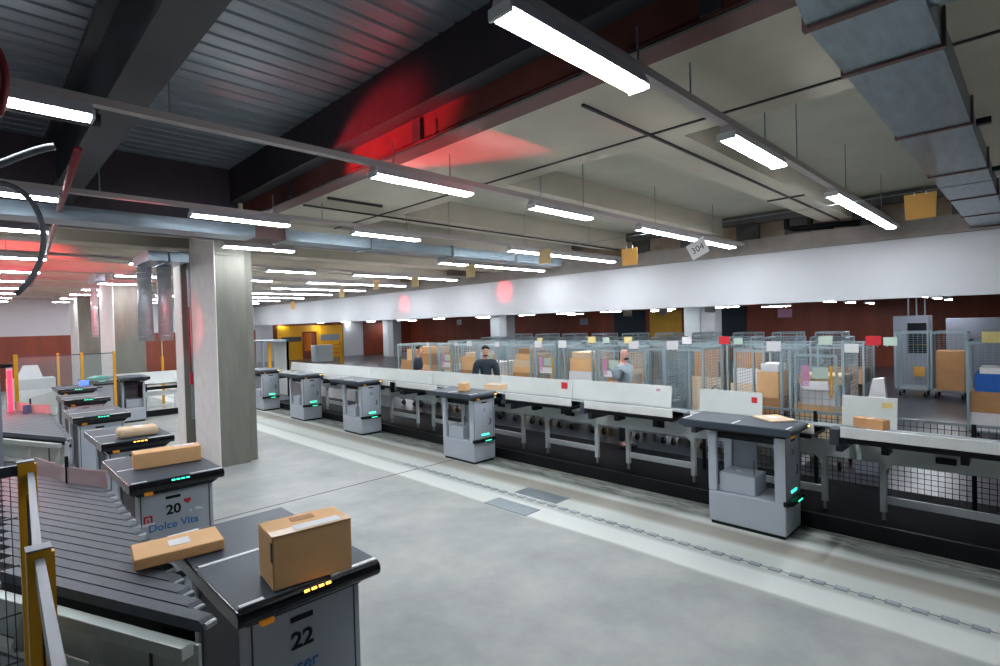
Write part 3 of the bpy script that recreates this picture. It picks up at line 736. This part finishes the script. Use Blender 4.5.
place(carton('parcel', .22, .34, .09, 'cardboard_pale', False), 6.32, 6.5, 1.092, .1, 'low pale carton in the chute behind the small square carton', 'parcel')
place(carton('parcel', .12, .30, .10, 'cardboard_dark', False), 6.62, 1.24, 1.02, -.35, 'brown carton lying on the white tray at the right end', 'parcel')
tp = MB(); tp.prism([(-.2, 0), (.2, 0), (.18, .06), (-.02, .09), (-.18, .05)], 'y', -.15, .15)
place(tp.build('packet', 'teal', None, .02), 2.2, 15.9, 1.123, .2, 'teal plastic packet on the robot beyond the yellow post', 'packet')

# ------------------------------------------------------------------ roll cages
def cage_panel(ax, w, h, pz=.05, pv=.1):
    m = MB()
    def B(a0, a1, z0, z1, t):
        if ax == 'x': m.box(a0, a1, -t, t, z0, z1)
        else: m.box(-t, t, a0, a1, z0, z1)
    for a in (0, w): B(a - .016, a + .016, 0, h, .016)
    for z in (0.02, h): B(0, w, z - .014, z + .014, .014)
    z = pz
    while z < h - .02: B(0, w, z - .003, z + .003, .003); z += pz
    a = pv
    while a < w - .03: B(a - .003, a + .003, 0, h, .003); a += pv
    return m
CW, CD, CH = .68, .78, 1.5
def roll_cage(full=True, gate=True):
    o = empty('roll_cage')
    b = MB(); b.box(0, CD, 0, CW, .17, .2)
    if not full:
        for x in (.03, CD - .09):
            for y in (.03, CW - .09): b.box(x, x + .06, y, y + .06, 0, .17)
    b.build('base', 'steel', o)
    if full:
        for x in (.08, CD - .08):
            for y in (.08, CW - .08):
                c = MB(); c.tube([(x, y - .018, .06), (x, y + .018, .06)], .06, 12); c.m(1).box(x - .02, x + .02, y - .028, y - .02, .05, .17); c.box(x - .02, x + .02, y + .02, y + .028, .05, .17)
                c.build('caster', ['black', 'steel'], o)
    a = cage_panel('x', CD, CH).build('side_panel', 'wire', o, loc=(0, 0, .2))
    a = cage_panel('x', CD, CH).build('side_panel', 'wire', o, loc=(0, CW, .2))
    a = cage_panel('y', CW, CH, .05, .1).build('back_panel', 'wire', o, loc=(CD, 0, .2))
    if gate:
        g = cage_panel('y', CW - .16, .95, .11, .09).build('front_gate', 'wire', o, loc=(-.02, .08, .68))
        pl = MB(); pl.box(-.01, 0, .1, .3, .62, .78); pl.m(1).box(-.012, 0, .1, .42, .46, .58); pl.m(2).box(-.012, 0, .34, .44, .5, .8)
        pl.build('document_holder', ['card_green', 'card_white', 'pink'], g)
        MB().box(-.012, .012, .05, .075, .35, .8).build('yellow_strap', 'yellow', g)
    else:
        MB().box(-.01, .01, 0, CW, 1.66, 1.7).build('top_bar', 'wire', o)
    return o
CG = roll_cage(); CO = roll_cage(True, False); CR = roll_cage(False, False)
used_c = {}
def put_cage(P, x, y, rz, lab, grp):
    o = P if P.name not in used_c else copy_tree(P)
    used_c[P.name] = 1
    o.location = (x, y, 0); o.rotation_euler = (0, 0, rz)
    tag(o, lab, 'roll cage', grp); return o
front = [1.93, 2.73, 3.93, 4.64, 5.37, 6.15, 6.98, 7.76, 8.75, 9.5, 10.28, 11.3, 12.1]
BOXN = 0
def fill(x, y, depth_order, cage_lab, spec):
    global BOXN
    # spec: list of (w_frac, height, material, y-offset frac)
    z = .205
    for i, (wf, h, m, of, df) in enumerate(spec):
        w = CW * wf * .92
        b = MB(); b.box(0, CD * df, 0, w, 0, h); o = b.build('carton', m, None, .004)
        o.location = (x + .06, y + .03 + of * CW, z); z += h + .002
        tag(o, '%s %s, %s from the bottom in the %s' % ({'cardboard': 'tan', 'cardboard_dark': 'brown', 'cardboard_pale': 'pale', 'card_white': 'white', 'blue': 'blue', 'grey_box': 'grey'}[m], 'crate' if m in ('blue', 'grey_box') else 'carton', ORD[i], cage_lab),
            'box', 'cartons in the roll cages')
specs = [
 [(1, .45, 'cardboard_pale', 0, .9), (1, .25, 'cardboard', 0, .9), (.8, .3, 'card_white', .05, .8), (.9, .12, 'cardboard_pale', 0, .8)],
 [(1, .35, 'cardboard', 0, .9), (.95, .4, 'cardboard_dark', 0, .9), (.5, .4, 'cardboard', .05, .8), (.4, .12, 'card_white', .05, .5)],
 None,
 [(1, .5, 'grey_box', 0, .9)],
 [(1, .42, 'cardboard', 0, .9), (.95, .33, 'cardboard_pale', 0, .9), (.6, .2, 'cardboard', .1, .8)],
 [(1, .55, 'card_white', 0, .9), (.9, .45, 'card_white', .05, .9), (.9, .26, 'cardboard', 0, .8), (.7, .12, 'cardboard_pale', .1, .7)],
 None,
 [(1, .4, 'card_white', 0, .9), (.95, .3, 'cardboard', 0, .9), (.85, .2, 'cardboard_dark', .05, .85), (.9, .13, 'cardboard', 0, .85), (.8, .14, 'cardboard_pale', .05, .8), (.7, .14, 'cardboard', .0, .8), (.5, .12, 'cardboard_dark', .1, .7)],
 [(1, .4, 'card_white', 0, .9), (.8, .4, 'cardboard_pale', 0, .9), (.8, .3, 'card_white', .1, .8)],
 [(1, .55, 'cardboard', 0, .9), (.95, .33, 'cardboard_dark', 0, .9), (.95, .33, 'cardboard', 0, .9), (.7, .1, 'cardboard_pale', 0, .8)],
 [(1, .45, 'cardboard_pale', 0, .9), (.7, .4, 'card_white', .1, .9)],
 [(1, .6, 'cardboard', 0, .9), (.9, .35, 'cardboard', .05, .9), (.7, .3, 'cardboard_dark', .0, .9), (.8, .18, 'cardboard', 0, .8)],
 [(1, .6, 'cardboard', 0, .9), (.9, .45, 'cardboard_dark', .05, .9), (.5, .3, 'cardboard', 0, .9)]]
for i, y in enumerate(front):
    gate = i in (0, 4, 6, 8, 10)
    lab = '%s roll cage from the right in the row behind the sorting line' % ORD[i]
    put_cage(CG if gate else CO, 8.62, y, 0, 'wire ' + ('gated ' if gate else 'open ') + lab, 'roll cages in the front row')
    if specs[i]: fill(8.62, y, 0, lab.replace(' in the row behind the sorting line', ', front row'), specs[i])
rows = [(10.7, [2.1, 2.9, 3.7, 4.5, 5.4, 6.2, 7.1, 7.95, 8.8, 9.7, 10.5, 11.4, 12.4]), (13.6, [3.0, 4.0, 5.0, 6.0, 7.0, 8.2, 9.3, 10.4, 11.6, 12.8, 14]), (17.8, [4.0, 5.2, 6.4, 7.8, 9.2, 10.6, 12, 13.5, 15.0, 16.6])]
for ri, (x, yl) in enumerate(rows):
    for i, y in enumerate(yl):
        put_cage(CR, x, y, 0, 'wire mesh roll cage, %s from the right in the %s row of cages' % (ORD[i], ORD[ri + 1]), 'roll cages in the rear rows')
        if ri == 0 and i % 3 != 1:
            lab = 'second row cage, %s from right' % ORD[i]
            fill(x, y, 0, lab, [(1, .5 + .1 * (i % 4), RND.choice(['cardboard', 'cardboard_pale', 'card_white']), 0, .9), (.8, .3, RND.choice(['cardboard', 'cardboard_dark', 'card_white']), .1, .8), (.9, .25 + .05 * (i % 3), 'cardboard_dark', 0, .8)])
# right hand cages in the aisle
for k, (x, y, lab) in enumerate(((11.9, .18, 'wire cage with the blue crate at the right edge of the picture'), (17.6, 1.3, 'cage with tall brown cartons standing across the dark aisle'), (17.6, 2.05, 'empty cage left of the brown cartons across the dark aisle'))):
    put_cage(CO, x, y, 0, lab, 'roll cages at the aisle')
fill(11.9, .18, 0, 'cage at the right edge', [(1, .3, 'card_white', 0, .9), (1, .35, 'cardboard_dark', 0, .9), (.8, .3, 'blue', .1, .9), (.7, .1, 'card_white', .1, .8)])
fill(17.6, 1.3, 0, 'cage across the dark aisle', [(.9, .5, 'cardboard_dark', 0, .9), (.9, .5, 'cardboard_dark', 0, .9)])
# low carts / trolley
ct = empty('grey_trolley', (8.5, 3.45, 0))
MB().box(0, .5, 0, .44, .12, .98).build('bin', 'grey_box', ct, .02); MB().tube([(.05, .05, .98), (-.06, .2, 1.12), (.05, .4, .98)], .014).build('handle', 'steel', ct)
for x, y in ((.06, .06), (.06, .38), (.44, .06), (.44, .38)): MB().tube([(x, y - .015, .06), (x, y + .015, .06)], .06, 10).build('caster', 'black', ct)
tag(ct, 'grey bin trolley between two roll cages behind the line', 'trolley')
wp = MB(); wp.prism([(-.14, 0), (.12, 0), (.03, .42), (-.1, .44)], 'x', 0, .1)
o = wp.build('white_packet', 'card_white', None, .01); o.location = (8.72, 1.58, .9); tag(o, 'white upright packet leaning beside the right document-gate cage', 'packet')
o = MB().box(0, .3, 0, .34, 0, .9).build('grey_crate', 'grey_box', None, .01); o.location = (8.7, 1.48, 0); tag(o, 'grey crate under the white upright packet', 'crate')
o = MB().box(0, .35, 0, .28, 0, .22).build('blue_crate', 'blue', None, .01); o.location = (8.2, 3.05, .82); tag(o, 'blue crate on a stand behind the short white board', 'crate')
o = MB().box(0, .3, 0, .26, 0, .818).build('crate_stand', 'robot_dark', None, .01); o.location = (8.22, 3.06, 0); tag(o, 'dark stand carrying the blue crate behind the short board', 'stand')
# signs clipped over the cages
SIG = [(8.58, 11.35, 'card_white', .14), (8.58, 10.2, 'card_white', .15), (8.9, 10.05, 'card_yellow', .14), (8.58, 9.7, 'card_white', .2), (8.58, 8.75, 'card_white', .17), (10.66, 9.25, 'card_yellow', .2),
       (8.58, 7.5, 'card_white', .22), (8.58, 6.85, 'card_white', .24), (10.66, 7.6, 'card_yellow', .25), (10.66, 7.2, 'card_green', .22), (10.66, 6.6, 'card_yellow', .24), (8.58, 5.2, 'card_white', .24),
       (8.58, 4.45, 'card_white', .24), (10.66, 5.2, 'card_white', .24), (10.66, 4.42, 'red', .25), (10.66, 4.15, 'card_green', .2), (8.58, 2.82, 'card_white', .24), (10.66, 2.65, 'card_green', .26), (8.58, 1.82, 'card_white', .2), (10.66, 1.95, 'red', .26), (10.66, 1.72, 'card_green', .22),
       (11.85, .55, 'card_yellow', .3), (11.85, .25, 'card_white', .22)]
cnt = {}
for x, y, m, w in SIG:
    w *= .85
    z = 1.68
    b = MB(); b.box(-.004, 0, -w / 2, w / 2, 0, w * .72); b.m(1).box(-.002, .03, -w * .3, -w * .2, -.02, .02); b.box(-.002, .03, w * .2, w * .3, -.02, .02)
    nmc = {'card_white': 'white', 'card_yellow': 'yellow', 'card_green': 'pale green', 'red': 'red'}[m]
    cnt[nmc] = cnt.get(nmc, 0) + 1
    o = b.build('sign_card', [m, 'steel']); o.location = (x, y, z)
    tag(o, '%s sign on a cage top, %s %s one from the far end' % (nmc, ORD[cnt[nmc] - 1], nmc), 'sign', 'sign cards on the cages')

# hanging cards above the line and their wire
tag(MB().tube([(7, .3, 3.45), (7, 16.5, 3.42)], .004, 5).build('hanging_wire', 'steel'), 'thin wire above the sorting line that carries the paper cards', 'wire')
CARDS = [(.86, 'card_orange', 3.17, .26, 'large orange paper card hanging beside the galvanised duct'), (3.25, 'card_white', 3.06, .22, 'white paper card numbered 304 hanging askew'), (4.28, 'card_orange', 3.02, .25, 'orange card hanging left of the 304 card'),
         (5.92, 'card_beige', 3.2, .25, 'beige card hanging over the bald man'), (7.82, 'card_beige', 3.12, .25, 'beige card hanging left of the long three-tube strip'), (9.65, 'card_beige', 3.06, .22, 'beige card hanging fifth from the right over the line'),
         (11.22, 'card_beige', 3.1, .22, 'beige card hanging sixth from the right over the line'), (12.9, 'card_beige', 3.0, .22, 'beige card hanging seventh from the right over the line'), (15.9, 'card_orange', 2.8, .22, 'far orange card hanging near the concrete pillar')]
for y, m, z0, h, lab in CARDS:
    o = empty('hanging_card', (7, y, z0)); w = .27
    b = MB(); b.prism([(-w * .46, 0), (w * .46, 0), (w * .5, h), (-w * .5, h)], 'x', -.003, .003); b.build('paper', m, o)
    for s in (-1, 1): MB().tube([(0, s * w * .18, h - .02), (0, s * w * .18, min(3.44 - z0, h + .035))], .006, 5).build('clip', 'white_mark', o)
    if 'numbered 304' in lab:
        text('number_lettering', '304', .12, (-.0045, .0, .07), (PI / 2, 0, -PI / 2), 'robot_dark', o); o.rotation_euler = (-.42, 0, 0); o.location = (7, 3.19, 3.04)
    tag(o, lab, 'paper card', 'cards hanging over the line')
# back hall cards
for k, (x, y, z, m) in enumerate(((13.4, 8.3, 2.32, 'card_white'), (13.4, 7.2, 2.34, 'card_white'), (13.4, 5.9, 2.36, 'card_white'), (13.4, 15.7, 2.2, 'card_white'))):
    o = MB().box(-.003, .003, -.14, .14, 0, .2).build('hanging_card', m); o.location = (x, y, z)
    tag(o, 'white card hanging under the bulkhead, %s of the row' % ORD[k], 'paper card', 'cards under the bulkhead')
# items of the back hall
gc = empty('grey_machine', (20, 2.3, 0)); MB().box(0, .8, 0, .85, 0, 2.12).build('housing', 'grey_box', gc, .01)
for z in (1.25, 1.62): MB().box(-.01, 0, .05, .5, z, z + .03).build('yellow_bar', 'yellow_dull', gc)
MB().box(-.01, 0, .05, .5, 1.0, 1.9).build('dark_opening', 'black', gc); MB().box(-.06, -.01, .1, .35, .32, .6).build('yellow_box', 'yellow', gc)
for y in (.1, .3, .5): MB().tube([(.2, y, 2.12), (.2, y, 2.7)], .02, 6).build('top_pipe', 'steel', gc)
tag(gc, 'grey machine cabinet with yellow box at the end of the aisle', 'machine')
o = MB().box(22, 22.5, -3, 2.1, 0, 2.0).build('grey_partition', 'grey_box', None, .01); tag(o, 'long low grey partition by the brown back wall', 'partition')
for nm, ya, yb in (('door_1', 10.1, 11.7), ('door_2', 15.6, 17.6)):
    d_ = MB(); d_.box(26.93, 27.0, ya, yb, 0, 2.75); struct(d_.build(nm, 'navy'))
d_ = MB(); d_.box(26.93, 27, 13.4, 15.3, 0, 2.7); struct(d_.build('door_3', 'yellow_dull'))
for k, (y, z, lab) in enumerate(((8.05, 2.35, 'pale notice on the brown back wall above the cages at right'), (19.5, 2.2, 'small grey notice on the brown back wall between the pillars'))):
    tag(MB().box(26.95, 27, y, y + .6, z - .2, z + .2).build('wall_notice', 'pink' if k == 0 else 'grey_box'), lab, 'notice')
# yellow dock gates on the far bay
yg = empty('dock_gate', (0, 37.85, 0))
MB().box(15.5, 20.5, 0, .05, 2.0, 2.45).build('gate_head', 'yellow', yg); MB().box(15.5, 17.3, 0, .05, 0, 2.0).build('gate_leaf', 'yellow', yg); MB().box(18.4, 20.5, 0, .05, 0, 2.0).build('gate_leaf', 'yellow', yg)
MB().box(18.7, 20.2, -.03, 0, 1.3, 1.75).build('gate_window', 'steel', yg); MB().box(15.8, 17.2, -.03, 0, 1.3, 1.65).build('gate_window', 'robot_dark', yg)
for z in (.3, .6, .9): MB().box(18.5, 20.4, -.05, 0, z, z + .08).build('gate_rail', 'orange', yg)
tag(yg, 'yellow dock gates with a small window at the far end', 'gate')
o = MB().box(17.3, 17.7, 37.2, 37.5, .6, 1.9).build('orange_sign', 'orange'); tag(o, 'orange upright panel between the yellow dock gates', 'panel')
o = MB().box(16.2, 17.4, 33.5, 34.2, 0, 1.1).build('white_cabinet', 'table_grey', None, .02); tag(o, 'pale cabinet standing in front of the yellow dock gates', 'cabinet')
o = MB().box(16.3, 16.45, 30.4, 30.55, 0, 1.35).build('yellow_post', 'yellow'); tag(o, 'yellow post standing in front of the dock gates', 'post')
# lift-like frame behind the farthest robot
lf = empty('steel_booth', (6.75, 17.7, 0))
for x in (0, .8): MB().box(x, x + .06, 0, .06, 0, 1.85).build('post', 'steel', lf)
MB().box(0, .86, 0, 1.1, 1.8, 1.86).build('top_frame', 'steel', lf); MB().box(.8, .86, 0, 1.1, 0, 1.8).build('side_panel', 'table_grey', lf); MB().box(0, .86, 1.04, 1.1, 0, 1.8).build('rear_panel', 'clear_panel', lf)
MB().box(.35, .43, .4, .48, 0, 1.8).build('yellow_bar', 'yellow', lf)
tag(lf, 'tall steel framed booth behind the farthest line robot', 'booth')

# ------------------------------------------------------------------ people
def skin_mesh(name, verts, edges, radii, m, parent, sub=1, root=0):
    me = bpy.data.meshes.new(name); me.from_pydata(verts, edges, []); me.materials.append(MATS[m])
    o = bpy.data.objects.new(name, me); COL.objects.link(o); o.parent = parent
    o.modifiers.new('skin', 'SKIN')
    for i, rr in enumerate(radii):
        sv = me.skin_vertices[0].data[i]; sv.radius = rr if isinstance(rr, tuple) else (rr, rr); sv.use_root = (i == root)
    s = o.modifiers.new('subd', 'SUBSURF'); s.levels = sub; s.render_levels = sub + 1
    return o
def ellip(name, m, parent, c, r, seg=14, cut=None):
    bm = bmesh.new(); bmesh.ops.create_uvsphere(bm, u_segments=seg, v_segments=seg, radius=1)
    if cut: 
        dl = [v for v in bm.verts if cut(v.co)]
        bmesh.ops.delete(bm, geom=dl, context='VERTS')
    for v in bm.verts: v.co = Vector((c[0] + v.co.x * r[0], c[1] + v.co.y * r[1], c[2] + v.co.z * r[2]))
    me = bpy.data.meshes.new(name); bm.to_mesh(me); bm.free(); me.materials.append(MATS[m])
    for p in me.polygons: p.use_smooth = True
    o = bpy.data.objects.new(name, me); COL.objects.link(o); o.parent = parent; return o
def person(loc, rz, h, shirt, skin, hair, beard, lean=0, arms=None, lab=''):
    o = empty('person', loc, rz); s = h / 1.78
    def Z(p): 
        x, y, z = p
        if lean and z > .95: a = lean; dz = z - .95; x, z = x * math.cos(a) + dz * math.sin(a), .95 + dz * math.cos(a) - x * math.sin(a)
        return (x * s, y * s, z * s)
    # faces +x; y to the left
    V = [(0, 0, .96), (0, 0, 1.12), (.005, 0, 1.28), (0, 0, 1.42), (.0, 0, 1.5), (.015, 0, 1.57), (.03, 0, 1.64), (.03, 0, 1.73)]
    Rr = [(.12, .09), (.11, .085), (.12, .085), (.10, .07), (.05, .05), (.065, .065), (.085, .075), (.07, .065)]
    E = [(i, i + 1) for i in range(7)]
    A = arms or {1: [(.0, .2, 1.40), (.03, .25, 1.13), (.18, .22, .95), (.25, .2, .9)], -1: [(.0, -.2, 1.40), (.02, -.25, 1.13), (.12, -.25, .92), (.17, -.24, .86)]}
    hands = {}
    for sd in (1, -1):
        pv = 3
        for j, p in enumerate(A[sd]):
            V.append(p); Rr.append([.04, .038, .034, .03][j]); E.append((pv, len(V) - 1)); pv = len(V) - 1
        w = Vector(A[sd][2]); hd = Vector(A[sd][3]); dr = (hd - w).normalized(); side = Vector((0, 0, 1)).cross(dr).normalized()
        for k in range(5):
            base = hd + side * ((k - 1.5) * .017 if k < 4 else -.035 * 1); fl = (.05, .06, .065, .052, .04)[k]
            if k == 4: base = hd - dr * .03 - side * .03
            b1 = base + dr * .03 - (side * .02 if k == 4 else Vector()); b2 = base + dr * fl + Vector((0, 0, -.018)) - (side * .025 if k == 4 else Vector())
            i0 = len(V); V += [tuple(b1), tuple(b2)]; Rr += [.0095, .008]; E += [(pv, i0), (i0, i0 + 1)]
    for sd in (1, -1):
        pv = 0
        for p, rr in (((0, sd * .1, .88), .09), ((.03, sd * .1, .5), .06), ((0, sd * .1, .1), .042), ((.1, sd * .105, .04), .035)):
            V.append(p); Rr.append(rr); E.append((pv, len(V) - 1)); pv = len(V) - 1
    skin_mesh('body', [Z(p) for p in V], E, [(tuple(q * s for q in rr) if isinstance(rr, tuple) else rr * s) for rr in Rr], skin, o)
    # head features
    def pt(x, y, z): return Z((x, y, z))
    ellip('nose', skin, o, pt(.125, 0, 1.655), (.02 * s, .014 * s, .02 * s), 8)
    for sd in (1, -1):
        ellip('ear', skin, o, pt(.03, sd * .082, 1.66), (.02 * s, .01 * s, .03 * s), 8)
        ellip('eye', 'black', o, pt(.103, sd * .032, 1.685), (.008 * s, .011 * s, .007 * s), 8)
    ellip('mouth', 'pink', o, pt(.108, 0, 1.605), (.01 * s, .024 * s, .006 * s), 8)
    if hair: ellip('hair', 'hair', o, pt(.015, 0, 1.70), (.1 * s, .09 * s, .1 * s), 16, lambda c: c.z < -.1 + (c.x > .3) * .55)
    if beard: ellip('beard', 'hair', o, pt(.048, 0, 1.585), (.062 * s, .064 * s, .045 * s), 14, lambda c: c.x < -.25 or c.z > -.02)
    # clothes
    SV = [(0, 0, .9), (0, 0, 1.1), (.005, 0, 1.28), (0, 0, 1.42), (0, 0, 1.49)]; SR = [(.165, .135), (.152, .13), (.172, .14), (.15, .12), (.075, .075)]; SE = [(i, i + 1) for i in range(4)]
    for sd in (1, -1):
        a = A[sd]; mid = tuple(p + (q - p) * (.75 if shirt == 'shirt_grey' else .98) for p, q in zip(a[0], a[1]))
        SV += [a[0], mid]; SR += [.1 if shirt == 'shirt_dark' else .08, .075 if shirt == 'shirt_dark' else .062]; n0 = len(SV); SE += [(3, n0 - 2), (n0 - 2, n0 - 1)]
        if shirt == 'shirt_dark' and beard:
            fo = tuple(p + (q - p) * .6 for p, q in zip(a[1], a[2])); SV.append(fo); SR.append(.052); SE.append((len(SV) - 2, len(SV) - 1))
    skin_mesh('shirt', [Z(p) for p in SV], SE, [(tuple(q * s for q in rr) if isinstance(rr, tuple) else rr * s) for rr in SR], shirt, o)
    TV = [(0, 0, .97)]; TR = [(.16, .12)]; TE = []
    for sd in (1, -1):
        pv = 0
        for p, rr in (((0, sd * .1, .86), .105), ((.03, sd * .1, .5), .078), ((0, sd * .1, .12), .062)):
            TV.append(p); TR.append(rr); TE.append((pv, len(TV) - 1)); pv = len(TV) - 1
    skin_mesh('trousers', [Z(p) for p in TV], TE, [(tuple(q * s for q in rr) if isinstance(rr, tuple) else rr * s) for rr in TR], 'trousers', o)
    for sd in (1, -1): ellip('shoe', 'shoe', o, Z((.06, sd * .105, .045)), (.13 * s, .05 * s, .045 * s), 10)
    tag(o, lab, 'person', 'workers behind the sorting line'); return o
person((7.98, 5.05, 0), math.radians(-88), 1.76, 'shirt_grey', 'skin_pink', False, True,
       arms={1: [(.0, .21, 1.40), (-.01, .25, 1.13), (.05, .25, .90), (.07, .25, .83)], -1: [(.0, -.21, 1.40), (-.01, -.25, 1.13), (.04, -.25, .9), (.06, -.25, .83)]},
       lab='bald bearded person in a grey T-shirt walking behind the boards')
person((7.98, 8.5, 0), math.radians(-128), 1.73, 'shirt_dark', 'skin', True, True, lab='bearded person in black top facing the line, arms lowered')
person((7.95, 11.0, 0), math.radians(-40), 1.71, 'shirt_dark', 'skin', True, False, .10,
       arms={1: [(.0, .2, 1.40), (.08, .24, 1.15), (.3, .18, 1.12), (.38, .16, 1.12)], -1: [(.0, -.2, 1.40), (.06, -.24, 1.15), (.28, -.2, 1.1), (.36, -.18, 1.1)]},
       lab='dark-haired person in a navy T-shirt reaching into a cage')

# ------------------------------------------------------------------ lights
def spot(name, loc, tgt, col, power, size, blend=.4, rad=.05):
    l = bpy.data.lights.new(name, 'SPOT'); l.color = col; l.energy = power; l.spot_size = math.radians(size); l.spot_blend = blend; l.shadow_soft_size = rad
    o = bpy.data.objects.new(name, l); COL.objects.link(o); o.location = loc
    o.rotation_euler = (Vector(tgt) - Vector(loc)).to_track_quat('-Z', 'Y').to_euler(); return o
RED = (1, .03, .05)
B0 = (.35, 8.6, 2.35)  # fixtureless red spots added to throw the red patches on beam and bulkhead
spot('red_spot_beam', B0, (3.05, 4.3, 3.98), RED, 4200, 13, .6)
B1 = (.3, 12.9, 2.3)
spot('red_spot_bulkhead', B1, (10.9, 10.75, 3.12), RED, 8000, 4.2, 1)
spot('red_spot_ribs', B1, (7.0, 11.3, 3.72), RED, 900, 8, .5)
spot('red_spot_bulkhead_far', (.3, 13.6, 2.3), (10.9, 15.7, 2.98), RED, 9000, 4.2, 1)
spot('red_spot_left', (.3, 10.5, 2.0), (1.2, 17, 3.9), RED, 900, 45)
spot('red_spot_deck', B0, (2.1, 5.3, 4.5), RED, 260, 11)
spot('red_spot_pillar', (1.9, 9.2, 2.2), (2.84, 10.7, 2.35), RED, 30, 45)
spot('red_gate_glow', (.1, 6.9, 1.9), (.5, 5.6, 1.1), RED, 14, 40)
spot('red_gate_glow_two', (.15, 9.3, 1.9), (.6, 10.4, 1.1), RED, 50, 60)

w = bpy.data.worlds.new('world'); SC.world = w; w.use_nodes = True
w.node_tree.nodes['Background'].inputs[0].default_value = (.75, .85, 1, 1); w.node_tree.nodes['Background'].inputs[1].default_value = .07
SC.view_settings.view_transform = 'Standard'; SC.view_settings.look = 'None'; SC.view_settings.gamma = 1; SC.view_settings.exposure = 0.3
SC.view_settings.use_curve_mapping = False
SC.cycles.max_bounces = 6; SC.cycles.diffuse_bounces = 3; SC.cycles.glossy_bounces = 3; SC.cycles.transparent_max_bounces = 12
SC.cycles.use_denoising = True; SC.cycles.sample_clamp_indirect = 8
